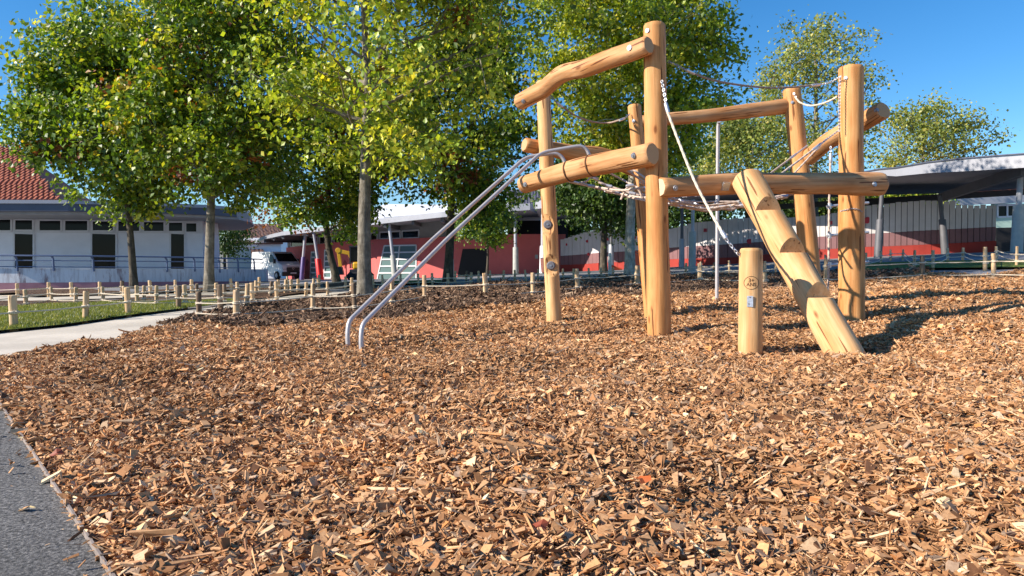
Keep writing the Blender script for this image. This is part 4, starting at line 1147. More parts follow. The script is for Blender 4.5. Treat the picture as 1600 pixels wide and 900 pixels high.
while px < 1555:
    d, y1, y2, y3 = interp(px); w = .235 * F / d
    x1 = min(px + w, 1556); d1_ = interp(x1 - .01)[0]
    gap = .022
    c = px + w / 2; dd, yt, ym, yl = interp(min(c, 1555))
    A_ = P(px, 400, d); B_ = P(x1, 400, d1_); dv = Vector((B_.x - A_.x, B_.y - A_.y, 0)); ln = dv.length; dv.normalize(); nv = Vector((dv.y, -dv.x, 0)); nv = nv if nv.y < 0 else -nv
    zt_, zm_, zl_ = P(c, yt, dd).z, P(c, ym, dd).z, P(c, yl, dd).z; zb_ = D(c, dd).z - .4
    off = random.uniform(-.012, .012); zt_ += random.uniform(-.02, .02)
    def board(m, z0, z1, o2, full=False):
        a = A_ + dv * (0 if full else gap / 2); b = B_ - dv * (0 if full else gap / 2)
        a = Vector((a.x, a.y, 0)) + nv * (o2 + off); b = Vector((b.x, b.y, 0)) + nv * (o2 + off)
        m.slab([(a.x, a.y), (b.x, b.y), (b.x - nv.x * .03, b.y - nv.y * .03), (a.x - nv.x * .03, a.y - nv.y * .03)], z0, z1)
    board(up_, zm_ + .004, zt_, 0); board(mid_, zl_ + .004, zm_, .0); board(low_, zb_, zl_, .03, True)
    px += w
bkp = MB()  # dark sheet added behind the boards to block light in their gaps
for (q0, q1) in zip(ps + ps2, (ps + ps2)[1:]):
    for (xa, da, ya), (xb, db, yb) in (((q0[0], q0[1], q0[2]), (q1[0], q1[1], q1[2])),):
        A_ = P(xa, ya + 5, da + .09); B_ = P(xb, yb + 5, db + .09)
        za = D(xa, da).z - .3; zb2 = D(xb, db).z - .3
        bkp.add([(A_.x, A_.y, za), (B_.x, B_.y, zb2), tuple(B_), tuple(A_), (A_.x, A_.y + .04, za), (B_.x, B_.y + .04, zb2), (B_.x, B_.y + .04, B_.z), (A_.x, A_.y + .04, A_.z)], [(0, 1, 2, 3), (7, 6, 5, 4), (3, 2, 6, 7), (0, 4, 5, 1)])
bkp.build('added_gap_backing', M['beam_steel'], PS)
up_.build('upper_boards', M['plank'], PS); mid_.build('middle_boards', M['plank_mid'], PS); low_.build('base_boards', M['plank_red'], PS)
for mx, my, s in ((886, 382, 2.6), (918, 377, 2.6), (920, 397, 2.6), (950, 374, 2.6), (993, 371, 2.8), (1103, 360, 4), (1171, 377, 4.2), (1298, 348, 4.5), (1355, 344, 5.5)):
    d = interp(mx)[0]; c = P(mx, my, d - .08); w = s / F * d
    mesh = MB(); nang = 4 if mx in (1103, 1298, 886, 993) else 7
    rs = random.Random(mx); v = [(c.x + w * math.cos(a) * 1.25 * rs.uniform(.8, 1.1), c.y, c.z + w * math.sin(a) * rs.uniform(.8, 1.1)) for a in [2 * PI * (k + .5) / nang for k in range(nang)]]
    mesh.add(v + [(x, y + .02, z) for x, y, z in v], [list(range(nang)), list(range(nang, 2 * nang))[::-1]] + [(i, (i + 1) % nang, nang + (i + 1) % nang, nang + i) for i in range(nang)])
    mesh.build('painted_mark', M['mark'], PS)
# --- open shelter
OS = thing('open_shelter', 'open playground shelter with curved pale fascia, dark corrugated underside and grey columns', 'shelter', tuple(D(1475, 24)))
fe = [(905, 34, 314, 320), (1060, 31, 303, 309), (1180, 29, 293, 300), (1290, 27, 280, 287), (1375, 25, 266, 274), (1400, 24.2, 264, 275.5), (1450, 23, 255.5, 270.5), (1500, 22, 250, 268), (1550, 21.2, 246, 265), (1600, 20.5, 242.5, 262), (1700, 19.5, 236, 258), (1850, 18.5, 228, 254)]  # left end stretched behind the dark tree to shade the plank screen
sT = [P(x, y, d) for x, d, y, _ in fe]; sB = [P(x, y, d) for x, d, _, y in fe]
bx = [(905, 41), (1050, 38), (1150, 37), (1240, 36), (1320, 35), (1350, 34.5), (1400, 34), (1440, 33.5), (1480, 33), (1520, 32.5), (1600, 31.5), (1720, 30.5)]
zbk = [P(x, y, d).z for (x, d), y in zip(bx, (326, 322, 318, 312, 307, 305, 304, 303, 302, 300, 295, 288))]
sK = [Vector((P(x, 300, d).x, P(x, 300, d).y, z)) for (x, d), z in zip(bx, zbk)]
n = len(fe); m = MB()
v = sB + sT + sK + [p + Vector((0, 0, .25)) for p in sK]; f = []
for i in range(n - 1): f += [(i, i + 1, n + i + 1, n + i), (n + i, n + i + 1, 3 * n + i + 1, 3 * n + i), (3 * n + i, 3 * n + i + 1, 2 * n + i + 1, 2 * n + i)]
f += [(0, n, 3 * n, 2 * n), (n - 1, 3 * n - 1, 4 * n - 1, 2 * n - 1)]
m.add(v, f)
osr = m.build('roof', M['fascia'], OS)
# corrugated underside
m = MB(); rows = 46; vv = []
for r_ in range(rows + 1):
    t = r_ / rows; z_off = .05 if r_ % 2 else 0
    for a, b_ in zip(sB, sK): q = a.lerp(b_, t); vv.append(q + Vector((0, 0, .03 + z_off)))
m.add(vv, [(r_ * n + i, r_ * n + i + 1, (r_ + 1) * n + i + 1, (r_ + 1) * n + i) for r_ in range(rows) for i in range(n - 1)])
M['corr'] = simple('grey_corrugated_underside', (.28, .28, .29), .7, .1, .1, 4, 0)
m.build('corrugated_underside', M['corr'], osr)
m = MB(); m.tube([p + Vector((0, 0, .035)) for p in sT], .035, 6); m.build('roof_edge', M['fascia_dark'], osr)
m = MB()
m.bar(P(1600, 266, 21), P(1470, 309, 27.5), .16, .32); m.bar(P(1470, 309, 27.5), P(1340, 318, 33), .14, .26); m.bar(P(1600, 300, 29.5), P(1200, 324, 33), .12, .25)
m.build('roof_beams', M['beam_steel'], osr)
column(OS, 1380, 1371, 274, 344, 403, 25.3, .075, .125, M['beam_steel'], M['beam_steel'])  # dark colour stands in for the shade under the roof
column(OS, 1468, 1478, 305, 344, 397, 26, .07, .12, M['beam_steel'], M['beam_steel'])  # roof shade put into the column colour
column(OS, 1595, 1588, 262, 322, 393, 21.6, .08, .15, M['col_grey'], M['concrete'])
column(OS, 1083, 1081, 312, 363, 427, 25, .06, .12, M['col_grey'], M['concrete'], None)
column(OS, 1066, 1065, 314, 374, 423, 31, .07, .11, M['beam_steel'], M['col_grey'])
column(OS, 1252, 1250, 300, 345, 410, 29.5, .07, .12, M['beam_steel'], M['beam_steel'])  # roof shade put into the colour here too
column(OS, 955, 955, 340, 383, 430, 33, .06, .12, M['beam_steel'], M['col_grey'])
column(OS, 945, 945, 345, 350, 430, 34, .05, .05, M['col_grey'], M['col_grey'])
# --- mint building far right
mb0, mb1 = D(1440, 41), D(1760, 41)
MBG = thing('mint_building', 'mint green building with white roof band seen under the right end of the shelter', 'building', (mb0.x, mb0.y, mb0.z))
za = on_plane(1570, 318, mb0, mb1).z
wall_strip('wall', [D(1552, 41), D(1760, 41)], .2, za, .3, M['mint'], MBG)
window(MBG, [(1558, 321), (1588, 320), (1588, 338), (1558, 339.5)], mb0, mb1, fw=.1, vbars=1)
panel('dark_opening', [(1556, 356), (1640, 354), (1640, 396), (1556, 396)], mb0, mb1, M['dark'], MBG, .03)
m = MB(); A_, B_ = P(1480, 318, 39.5), P(1760, 300, 39.5)
A2, B2 = P(1480, 312, 39.5), P(1760, 296, 39.5); m.bar(P(1480, 315.5, 39.5), P(1760, 303, 39.5), .3, .45); mr = m.build('roof_band', M['fascia'], MBG)
m = MB(); m.bar(P(1492, 309, 41), P(1760, 292, 41), 1.5, .32); m.build('white_upstand', M['white_paint'], mr)
tile_roof([P(1380, 313, 43), P(1760, 296, 43), P(1760, 286, 50), P(1380, 303, 50)], MBG, M['tile_plain'], .5, .5)

# ------------------------------------------------------------------ van
M['van'] = simple('white_van_paint', (.80, .81, .83), .3, 0, .02, 3, 0)
M['blackp'] = simple('black_plastic', (.025, .025, .03), .5, 0, .1, 20, 0)
M['tyre'] = simple('tyre_rubber', (.02, .02, .022), .8, 0, .1, 20, 0)
M['lamp'] = glassmat('headlamp_lens', (.5, .52, .56), .15)
vp = D(447, 58)
van = thing('parked_van', 'white cargo van with black bumper parked facing the playground beside the pavilion', 'van', tuple(vp), rz=math.radians(-90 + 46))
# local: +X forward, Y left; front axle near x=0.. origin under the middle of the front part
prof = [(-4.2, .45), (-4.2, 2.2), (-4.1, 2.3), (-1.9, 2.3), (-.75, 2.28), (-.5, 2.2), (.42, 1.42), (1.0, 1.2), (1.12, 1.0), (1.15, .55), (1.1, .3), (.9, .28), (-4.0, .35)]
def vbody(profile, hw, taper=.0):
    m = MB(); k = len(profile)
    def y(x, z): return hw - max(0, z - 1.1) * .10 - max(0, x - .6) * .22
    m.add([(x, y(x, z), z) for x, z in profile] + [(x, -y(x, z), z) for x, z in profile], [list(range(k)), list(range(k, 2 * k))[::-1]] + [(i, k + i, k + (i + 1) % k, (i + 1) % k) for i in range(k)])
    return m
vb = vbody(prof, 1.0); me_o = vb.build('body', M['van'], van, local=True, bevel=.05)
def vquad(name, pts_, mat, par=None, off=0):
    m = MB(); k = len(pts_); c = sum((Vector(p) for p in pts_), Vector()) / k; n_ = (Vector(pts_[1]) - Vector(pts_[0])).cross(Vector(pts_[2]) - Vector(pts_[1])).normalized()
    if n_.dot(c - Vector((-1.5, 0, 1))) < 0: n_ = -n_
    A_ = [Vector(p) + n_ * (.015 + off) for p in pts_]; B_ = [p - n_ * .03 for p in A_]
    m.add(A_ + B_, [list(range(k)), list(range(k, 2 * k))[::-1]] + [(i, (i + 1) % k, k + (i + 1) % k, k + i) for i in range(k)])
    return m.build(name, mat, par or van, local=True)
vquad('windscreen', [(-.42, .78, 2.13), (.38, .86, 1.46), (.38, -.86, 1.46), (-.42, -.78, 2.13)], M['glass'])
for s in (1, -1):
    w_ = vquad('side_window', [(-.95, s * .905, 2.05), (-.6, s * .90, 2.05), (.05, s * .955, 1.45), (-.95, s * .965, 1.42)], M['glass'])
    m = MB(); m.box((.02, s * 1.05 - .1, 1.3), (.16, s * 1.05 + .1, 1.68)); m.build('mirror', M['blackp'], van, local=True, bevel=.03)
    vquad('headlight', [(1.02, s * .92, 1.02), (1.0, s * .55, 1.06), (1.13, s * .5, .82), (1.13, s * .88, .8)], M['lamp'], off=.01)
    for x in (.25, -3.1):
        m = MB(); m.cyl((x, s * .78, .33), (x, s * 1.0, .33), .34, .34, 20); w = m.build('wheel', M['tyre'], van, local=True, smooth=True)
        m = MB(); m.cyl((x, s * .99, .33), (x, s * 1.01, .33), .2, .18, 14); m.build('rim', M['col_grey'], w, local=True)
m = MB(); m.box((1.0, -.93, .28), (1.22, .93, .62)); m.box((1.08, -.55, .62), (1.19, .55, .98)); m.build('bumper', M['blackp'], van, local=True, bevel=.04)
m = MB(); m.box((1.2, -.26, .46), (1.235, .26, .57)); m.build('number_plate', M['white_paint'], van, local=True)
m = MB(); m.bar((1.2, 0, .99), (1.2, .1, .9), .02, .03); m.bar((1.2, 0, .99), (1.2, -.1, .9), .02, .03); m.bar((1.2, 0, .80), (1.2, .1, .9), .02, .03); m.bar((1.2, 0, .80), (1.2, -.1, .9), .02, .03); m.build('badge', M['steel'], van, local=True)
m = MB(); m.bar((1.12, -.5, 1.03), (1.12, .5, 1.03), .03, .05); m.build('grille_bar', M['steel'], van, local=True)
# ------------------------------------------------------------------ mini excavator behind the trunk
M['yellow'] = simple('yellow_machine_paint', (.78, .42, .02), .4, 0, .05, 6, 0)
xp = D(563, 44); ex = thing('mini_excavator', 'yellow mini excavator with glazed black cab half hidden behind a grey tree trunk', 'excavator', tuple(xp), rz=math.radians(185))
def exb(name, a, b, mat, par=None, bev=.04):
    m = MB(); m.box(a, b); return m.build(name, mat, par or ex, local=True, bevel=bev)
# local +X points left in the picture
for s in (-.45, .45):
    m = MB(); m.tube([(-.75, s, .2), (-.6, s, .38), (.6, s, .38), (.75, s, .2), (.6, s, .03), (-.6, s, .03), (-.75, s, .2)], .10, 8); m.box((-.62, s - .1, .1), (.62, s + .1, .32)); m.build('track', M['tyre'], ex, local=True)
exb('undercarriage', (-.4, -.4, .2), (.4, .4, .5), M['blackp'])
exb('body', (-.25, -.5, .62), (.42, .5, 1.1), M['yellow'], bev=.12)
exb('lower_body', (-.4, -.5, .4), (.6, .5, .64), M['blackp'])
cab = exb('cab', (-.25, -.42, 1.1), (.55, .42, 2.02), M['glass'], bev=.05)
m = MB()
for x in (-.25, .55):
    for y in (-.42, .42): m.bar((x, y, .7), (x, y, 2.03), .08, .08, (1, 0, 0))
m.box((-.33, -.48, 2.0), (.62, .48, 2.1)); m.build('cab_frame', M['blackp'], cab, local=True)
m = MB(); m.cyl((-.1, 0, 2.1), (-.1, 0, 2.24), .06, .05, 10); m.build('beacon', M['redpaint'], cab, local=True, smooth=True)
bm_ = MB(); bm_.bar((.5, 0, 1.2), (.66, 0, 1.68), .16, .2); bm_.bar((.6, 0, 1.62), (1.35, 0, 1.80), .16, .24); bo = bm_.build('boom', M['yellow'], ex, local=True, bevel=.02)
m = MB(); m.bar((1.33, 0, 1.85), (1.2, 0, .8), .14, .2); m.cyl((1.33, -.1, 1.82), (1.33, .1, 1.82), .17, .17, 12); st = m.build('dipper_arm', M['yellow'], bo, local=True, bevel=.02)
m = MB(); m.add([(1.0, -.25, .3), (1.4, -.25, .3), (1.35, -.25, .8), (1.1, -.25, .8), (1.0, .25, .3), (1.4, .25, .3), (1.35, .25, .8), (1.1, .25, .8)], [(0, 1, 2, 3), (7, 6, 5, 4), (0, 4, 5, 1), (1, 5, 6, 2), (2, 6, 7, 3), (3, 7, 4, 0)]); m.build('bucket', M['blackp'], st, local=True)
# ------------------------------------------------------------------ small street furniture
M['bin'] = simple('brown_slatted_bin', (.22, .08, .06), .7, 0, .2, 10, .1)
p_ = D(852, 38)
m = MB(); bn = thing('litter_bin', 'round brown litter bin standing against the red wall', 'bin', tuple(p_))
m.lathe([(.24, 0), (.27, .05), (.28, .75), (.24, .8)], 18); m.build('barrel', M['bin'], bn, local=True)
m = MB(); m.torus((0, 0, .8), (0, 0, 1), .26, .03, 18, 6); m.build('rim', M['beam_steel'], bn, local=True, smooth=True)
M['orange'] = simple('orange_barrier_plastic', (.80, .13, .05), .5, 0, .08, 6, 0)
p_ = D(1000, 30); br_ = thing('safety_barrier', 'orange plastic safety barrier leaning behind the speckled grey trunk', 'barrier', tuple(p_), rz=.2)
m = MB(); m.bar((-.38, 0, 0), (-.34, 0, .85), .07, .07, (1, 0, 0)); m.bar((.6, 0, 0), (.55, 0, .45), .07, .07, (1, 0, 0)); m.bar((-.34, 0, .85), (.55, 0, .45), .06, .07); m.build('frame', M['orange'], br_, local=True, bevel=.01)
m = MB(); m.add([(-.28, -.02, .15), (.5, -.02, .12), (.48, -.02, .42), (-.28, -.02, .75), (-.28, .02, .15), (.5, .02, .12), (.48, .02, .42), (-.28, .02, .75)], [(0, 1, 2, 3), (7, 6, 5, 4), (0, 4, 5, 1), (1, 5, 6, 2), (2, 6, 7, 3), (3, 7, 4, 0)]); m.build('board', M['orange'], br_, local=True)
p_ = D(962, 31); cn = thing('traffic_cone', 'orange cone lying on its side in the far paving', 'cone', tuple(p_))
m = MB(); m.cyl((-.25, 0, .15), (.28, 0, .06), .14, .03, 14); m.box((-.29, -.17, 0), (-.25, .17, .33)); m.build('cone_body', M['orange'], cn, local=True)
M['bollard'] = simple('white_bollard_paint', (.72, .68, .58), .6, 0, .06, 6, 0)
p_ = D(953, 27); bl = MB(); bl.lathe([(.07, 0), (.07, .72), (.05, .78), (.01, .8)], 14)
o = bl.build('bollard', M['bollard'], None, smooth=True, W=Matrix.Translation(p_)); meta(o, 'single white round bollard next to the dark tree trunk by the plank screen', 'bollard')
# fallen leaves
M['dry'] = simple('rust_dry_leaf', (.52, .12, .025), .6, 0, .2, 30, .1)
def fallen(px, py, s, rot, label, mat):
    c = G(px, py); n = 9; v = []; rs = random.Random(px)
    for k in range(n):
        a = 2 * PI * k / n; r = s * (1 if k % 2 == 0 else .62) * rs.uniform(.85, 1.1)
        v.append((r * math.cos(a + rot), r * .8 * math.sin(a + rot), .25 * s * math.cos(2 * a) + .028))
    v.append((0, 0, .03)); m = MB(); m.add(v, [(k, (k + 1) % n, n) for k in range(n)])
    o = m.build('fallen_leaf', mat, None, W=Matrix.Translation(c + Vector((0, 0, .03))) @ Matrix.Rotation(.35, 4, 'X'))
    sm = o.modifiers.new('thick', 'SOLIDIFY'); sm.thickness = .0012
    meta(o, label, 'leaf', 'fallen leaves on the wood chips')
fallen(1003, 777, .030, .3, 'bright rust orange dry leaf lying on the chips in the right foreground', M['dry'])
M['dry2'] = simple('dark_red_dry_leaf', (.26, .055, .02), .6, 0, .2, 30, .1)
fallen(845, 856, .026, 1.2, 'dark red-brown dry leaf nearest the bottom edge in the middle', M['dry2'])
fallen(92, 732, .030, 2.0, 'brown dry leaf near the steel edging of the asphalt path', M['dry2'])

# ------------------------------------------------------------------ trees
def barkmat(name, c0, c1, c2):
    m, nt, b = newmat(name)
    v = mapped(nt, (9, 9, 3.2)); f = noise(nt, v, 1.4, 7, .65, .4)
    g = noise(nt, mapped(nt, (2, 2, 7)), 2, 4)
    col = mix(nt, ramp(nt, f, [(.32, c0), (.5, c1), (.68, c2)]), ramp(nt, g, [(.35, (.62, .6, .56)), (.6, (1, 1, 1))]), .7, 'MULTIPLY')
    nt.links.new(col, b.inputs['Base Color']); b.inputs['Roughness'].default_value = .9
    bump(nt, b, f, .7, .03)
    return m
M['bark'] = barkmat('smooth_grey_bark', (.07, .06, .045), (.19, .165, .125), (.30, .265, .21))
M['bark_dark'] = barkmat('dark_brown_bark', (.035, .028, .02), (.085, .07, .05), (.15, .125, .09))
M['bark_pale'] = barkmat('pale_speckled_bark', (.20, .18, .14), (.44, .41, .34), (.60, .56, .48))
GREEN = [((.10, .18, .022), 28), ((.16, .25, .026), 30), ((.29, .37, .036), 22), ((.055, .11, .02), 18), ((.44, .46, .05), 10), ((.52, .40, .035), 2), ((.30, .10, .03), .6)]
DARKG = [((.045, .09, .02), 45), ((.07, .13, .028), 35), ((.11, .18, .035), 18), ((.2, .27, .05), 4)]
YELG = [((.19, .28, .028), 26), ((.32, .40, .038), 30), ((.48, .50, .055), 24), ((.11, .18, .022), 18), ((.58, .53, .06), 8)]
OLIVE = [((.18, .23, .05), 34), ((.27, .30, .065), 30), ((.36, .35, .08), 14), ((.11, .16, .035), 18), ((.46, .39, .08), 6)]
def vnoise(p, s, seed):
    r = np.random.default_rng(seed); z = np.zeros(len(p))
    for k in range(9):
        d = r.normal(size=3); d /= np.linalg.norm(d); z += np.sin(p @ d * s * r.uniform(.6, 1.7) + r.uniform(0, 6.28))
    return z / 3
def tree(label, cat, base, cen, rad, tr, nleaf, ls, pal, seed, bark, name='tree', group=None, top=None, knots=(), nl=26, clus=70, gaps=.78, cw=.26, brown=0, holes=None, shell=.5, lean=None, tops=True):
    r = np.random.default_rng(seed); rs = random.Random(seed)
    base = Vector(base); cen = Vector(cen); root = thing(name, label, cat, tuple(base), group)
    tp = Vector(top) if top is not None else Vector((cen.x, cen.y, cen.z + rad[2] * .75))
    n = 16; path = []; ra = []
    a1, a2 = rs.uniform(0, 6), rs.uniform(0, 6)
    for i in range(n + 1):
        t = i / n; p = base.lerp(tp, t) + Vector((math.sin(t * 5 + a1), math.sin(t * 4 + a2), 0)) * .05 * rad[0] * math.sin(PI * t) * .5
        if lean is not None: p += lean(t)
        path.append(p); ra.append(tr * (1 - .85 * t) * (1 + .35 * math.exp(-t * 40)))
    path[0] = path[0] - Vector((0, 0, .2))
    m = MB(); m.tube([p - base for p in path], ra, 14)
    m.build('trunk', bark, root, smooth=True, local=True)
    br = MB(); limb = []; tips = []
    zlow = cen.z - rad[2] * .9
    def tpoint(z):
        for p, q, a, b in zip(path, path[1:], ra, ra[1:]):
            if p.z <= z <= q.z: u = (z - p.z) / (q.z - p.z); return p.lerp(q, u), a + (b - a) * u
        return path[-1], ra[-1]
    for k in range(nl):
        az = k * 2.4 + rs.uniform(-.4, .4); hh = (k + .5) / nl
        z0 = zlow + (tp.z - zlow) * (hh ** .9) * .9
        s, r0 = tpoint(z0); el = math.radians(10 + 45 * hh + rs.uniform(-10, 10))
        dirv = Vector((math.cos(az) * math.cos(el), math.sin(az) * math.cos(el), math.sin(el)))
        # length to the crown surface
        e = s + dirv * max(rad) ; q = Vector(((e.x - cen.x) / rad[0], (e.y - cen.y) / rad[1], (e.z - cen.z) / rad[2])); L = max(rad)
        while q.length > .88 and L > .3:
            L *= .93; e = s + dirv * L; q = Vector(((e.x - cen.x) / rad[0], (e.y - cen.y) / rad[1], (e.z - cen.z) / rad[2]))
        L *= rs.uniform(.82, 1.12); e = s + dirv * L
        mid = s.lerp(e, .5) + Vector((rs.uniform(-.1, .1), rs.uniform(-.1, .1), -.06 * L + rs.uniform(-.1, .2))) * min(1, L / 2)
        pts_ = smooth_path([s, mid, e], 4); rr = [max(.007, r0 * .5 * (1 - .88 * i / (len(pts_) - 1))) for i in range(len(pts_))]
        br.tube([p - base for p in pts_], rr, 5); limb += pts_
        for kk in range(3):
            s2 = pts_[rs.randrange(3, len(pts_) - 1)]; dv = (e - s).normalized(); a_ = rs.uniform(.5, 1.0) * rs.choice((-1, 1))
            d2 = (Matrix.Rotation(a_, 3, 'Z') @ dv + Vector((0, 0, rs.uniform(-.25, .35)))).normalized(); e2 = s2 + d2 * L * rs.uniform(.25, .45)
            p2 = [s2, s2.lerp(e2, .5) + Vector((0, 0, .04 * L)), e2]; br.tube([p - base for p in p2], [max(.005, r0 * .16), max(.004, r0 * .11), .004], 4, False); limb += [p2[1], e2]; tips += [e2, e2]
        tips += pts_[4:] + [e]
    # leaf clusters
    nc = max(6, int(nleaf / clus)); c = []
    while len(c) < nc:
        q = r.normal(size=(nc * 3, 3)); q /= np.linalg.norm(q, axis=1)[:, None]
        u = (shell + (1 - shell) * r.random(nc * 3)) ** .7 if shell else r.random(nc * 3) ** .4
        u = np.where(r.random(nc * 3) < .35, r.random(nc * 3) ** .5, u)
        sc_ = 1 + .26 * vnoise(q, 3.4, seed + 1)
        w = q * (u * sc_)[:, None] * np.array(rad)
        ok = vnoise(w, 2.4 / (max(rad) ** .4), seed + 2) > -1 + gaps
        ok &= (w[:, 2] > -rad[2] * (.86 + .2 * np.sin(w[:, 0] * 2.3)))
        w = w[ok] + np.array(cen)
        if holes is not None: w = w[[holes(Vector(a)) for a in w]]
        c += list(w)
    c = np.array(c[:nc]); nt_ = int(nc * .6); tp_ = np.array([tuple(p) for p in tips])
    pick = tp_[r.integers(0, len(tp_), nt_)] + r.normal(size=(nt_, 3)) * np.array([.13, .13, .075]) * max(rad)
    if holes is not None: pick = np.array([a for a in pick if holes(Vector(a))])
    c[:len(pick)] = pick; LM = np.array([tuple(p) for p in limb])
    for k in range(nc):
        d = ((LM - c[k]) ** 2).sum(1); j = int(d.argmin()); s = limb[j]; e = Vector(c[k])
        if (e - s).length > .15:
            br.tube([s - base, s.lerp(e, .5) - base + Vector((0, 0, .05)), e - base], [.012 * tr / .13, .009 * tr / .13, .004], 3, False)
    br.build('branches', bark, root, smooth=True, local=True)
    cid = np.repeat(np.arange(nc), clus); N = len(cid)
    csz = r.uniform(.6, 1.35, nc) * cw
    off = r.normal(size=(N, 3)) * csz[cid][:, None] * np.array([1, 1, .62]); off[:, 2] -= .12 * csz[cid] * r.random(N)
    pos = c[cid] + off - np.array(base)
    nr = off / (np.linalg.norm(off, axis=1)[:, None] + 1e-6) * .5 + r.normal(size=(N, 3)) * .75 + np.array([-.25, -.25, .45]); nr /= np.linalg.norm(nr, axis=1)[:, None]
    ax = r.normal(size=(N, 3)) + np.array([0, 0, -.9]); ax -= nr * (ax * nr).sum(1)[:, None]; ax /= np.linalg.norm(ax, axis=1)[:, None]
    bx_ = np.cross(nr, ax); s = ls * r.uniform(.6, 1.25, N)[:, None]; fold = r.uniform(.0, .35, N)[:, None]
    A = pos; B = pos + ax * s * .45 + bx_ * s * .42 + nr * s * fold * .5; Cc = pos + ax * s * 1.05; D_ = pos + ax * s * .45 - bx_ * s * .42 + nr * s * fold * .5
    V = np.stack([A, B, Cc, A, Cc, D_], 1).reshape(-1, 3)
    Q = np.arange(N * 6).reshape(-1, 3)
    pc = np.array([p[0] for p in pal]); pw = np.array([p[1] for p in pal], float); pw /= pw.sum()
    ccol = r.choice(len(pc), nc, p=pw); lc = np.where(r.random(N) < .55, ccol[cid], r.choice(len(pc), N, p=pw))
    col = pc[lc] * np.exp(r.normal(0, .22, N))[:, None]
    if brown:
        bi = r.choice(nc, brown, replace=False); sel = np.isin(cid, bi)
        col[sel] = np.array([.24, .075, .03]) * np.exp(r.normal(0, .3, sel.sum()))[:, None]
    me = fast_mesh('crown', V, Q, np.clip(np.repeat(col, 2, 0), 0, .8))
    link('crown', me, M['leaf'], root, local=True)
    return root
GT = 'leafy trees growing among the fences'
def crown(px, py, d): return P(px, py, d)
def rpx(w, d): return w / F * d
tree('leftmost tall leafy tree, its crown reaching over the white pavilion', 'tree', D(209, 18.5), crown(183, 185, 18.5), (rpx(128, 18.5), 2.2, rpx(152, 18.5)), .10, 40000, .125, GREEN, 21, M['bark_dark'], group=GT, nl=30, brown=6)
tree('second leafy tree from the left, its trunk standing before the blue railing', 'tree', D(326, 16.8), crown(330, 120, 16.8), (rpx(150, 16.8), 2.4, rpx(220, 16.8)), .12, 37000, .118, GREEN, 22, M['bark'], group=GT, nl=34, brown=7)
d = 13.4
def gap3(p):
    # an open window of sky high up beside the trunk
    if any((p - crown(a, b, 13.4)).length < c for a, b, c in ((520, 35, .75), (610, 15, .6), (470, 60, .5), (690, 40, .6), (520, 120, .5), (790, 60, .45))): return False
    return not (p.y < 13.3 and abs(p.x - crown(567, 100, 13.4).x) < .42 and p.z > 3.2 and random.random() < .8)
tree('tall tree with the straight thick grey trunk standing just behind the front rope fence', 'tree', D(570, d), crown(590, -25, d), (rpx(255, d), 3.7, rpx(310, d)), .135, 38000, .108, YELG, 23, M['bark'], group=GT, nl=40, brown=8, holes=gap3, gaps=.95, shell=.3, top=crown(560, -260, d))
tree('tree with the dark bent trunk in front of the yellow excavator', 'tree', D(528, 23), crown(500, 240, 23), (rpx(122, 23), 2.4, rpx(142, 23)), .125, 30000, .13, GREEN, 24, M['bark_dark'], group=GT, nl=26, brown=26, lean=lambda t: Vector((-.18 * math.sin(min(1, t * 2) * PI), 0, 0)))
tree('leafy tree with a slim dark trunk before the red wall, seen behind the steel handrails', 'tree', D(699, 22), crown(725, 180, 22), (rpx(140, 22), 2.4, rpx(168, 22)), .15, 36000, .13, GREEN, 25, M['bark_dark'], group=GT, nl=30, brown=24, gaps=.9)
tree('large bright tree with a pale speckled trunk behind the climbing frame', 'tree', D(984, 18.8), crown(1000, 90, 18.8), (rpx(158, 18.8), 2.8, rpx(200, 18.8)), .145, 48000, .115, YELG, 26, M['bark_pale'], group=GT, nl=34, gaps=.8)
tree('dense dark green tree with a black trunk before the left end of the plank screen', 'tree', D(943, 29), crown(950, 290, 29), (rpx(88, 29), 2.6, rpx(66, 29)), .16, 20000, .16, DARKG, 27, M['bark_dark'], group=GT, nl=20, gaps=.1, cw=.4)
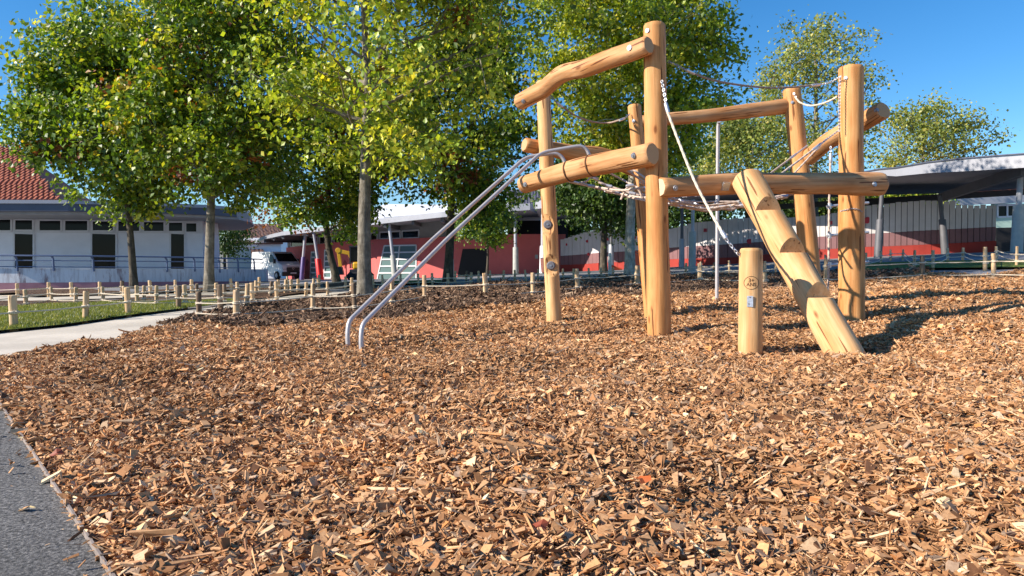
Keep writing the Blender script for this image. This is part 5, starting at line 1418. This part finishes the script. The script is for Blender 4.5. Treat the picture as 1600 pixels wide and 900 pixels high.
tree('small round dark green tree on a thin stem in front of the black doorway', 'tree', D(761, 34), crown(763, 346, 34), (rpx(46, 34), 1.4, rpx(33, 34)), .07, 7000, .14, GREEN[:4], 28, M['bark_dark'], group=GT, nl=14, gaps=.1, cw=.28)
tree('tall airy olive green tree rising behind the right-hand posts', 'tree', D(1275, 40), crown(1272, 170, 40), (rpx(88, 40), 3.4, rpx(150, 40)), .24, 10500, .17, OLIVE, 29, M['bark'], group=GT, nl=30, gaps=1.15, cw=.42, clus=45)
tree('spreading light green tree beyond the shelter roof against the blue sky', 'tree', D(1440, 50), crown(1440, 225, 50), (rpx(96, 50), 4, rpx(58, 50)), .25, 8000, .20, OLIVE, 30, M['bark'], group=GT, nl=24, gaps=1.15, cw=.5, clus=45)
tree('bushy olive tree filling the gap between the back posts', 'tree', D(1165, 36), crown(1170, 255, 36), (rpx(100, 36), 3, rpx(75, 36)), .18, 16000, .15, OLIVE, 31, M['bark'], group=GT, nl=22, gaps=.35, cw=.45)
tree('low leafy tree showing between the plank screen and the shelter roof', 'tree', D(1420, 38), crown(1415, 322, 38), (rpx(65, 38), 2, rpx(34, 38)), .12, 6000, .15, YELG, 32, M['bark'], group=GT, nl=14, gaps=.3, cw=.4)
tree('dark bushy tree beside the far tiled house left of the van', 'tree', D(352, 56), crown(352, 365, 56), (rpx(34, 56), 2, rpx(38, 56)), .14, 5000, .18, DARKG, 33, M['bark_dark'], group=GT, nl=12, gaps=.2, cw=.5)

GB = 'background trees beyond the plank screen'
for px, d, cy, rx, ry, seed, lab in ((1080, 46, 322, 60, 40, 41, 'dark tree in the gap between the tallest front post and the vertical steel pole'), (1225, 47, 318, 60, 36, 42, 'dark tree beyond the screen behind the upper end of the stepped log'),
                                (1320, 44, 325, 42, 28, 43, 'dark low tree beyond the screen directly left of the thick right post'), (880, 50, 338, 55, 34, 44, 'dark tree beyond the screen just right of the post with the round holds'), (1000, 52, 330, 60, 44, 45, 'dark tree beyond the screen, glimpsed between the leaning back post and the tallest post')):
    tree(lab, 'tree', D(px, d), crown(px, cy, d), (rpx(rx, d), 2.4, rpx(ry, d)), .16, 9000, .22, DARKG, seed, M['bark_dark'], group=GB, nl=12, gaps=.1, cw=.5)
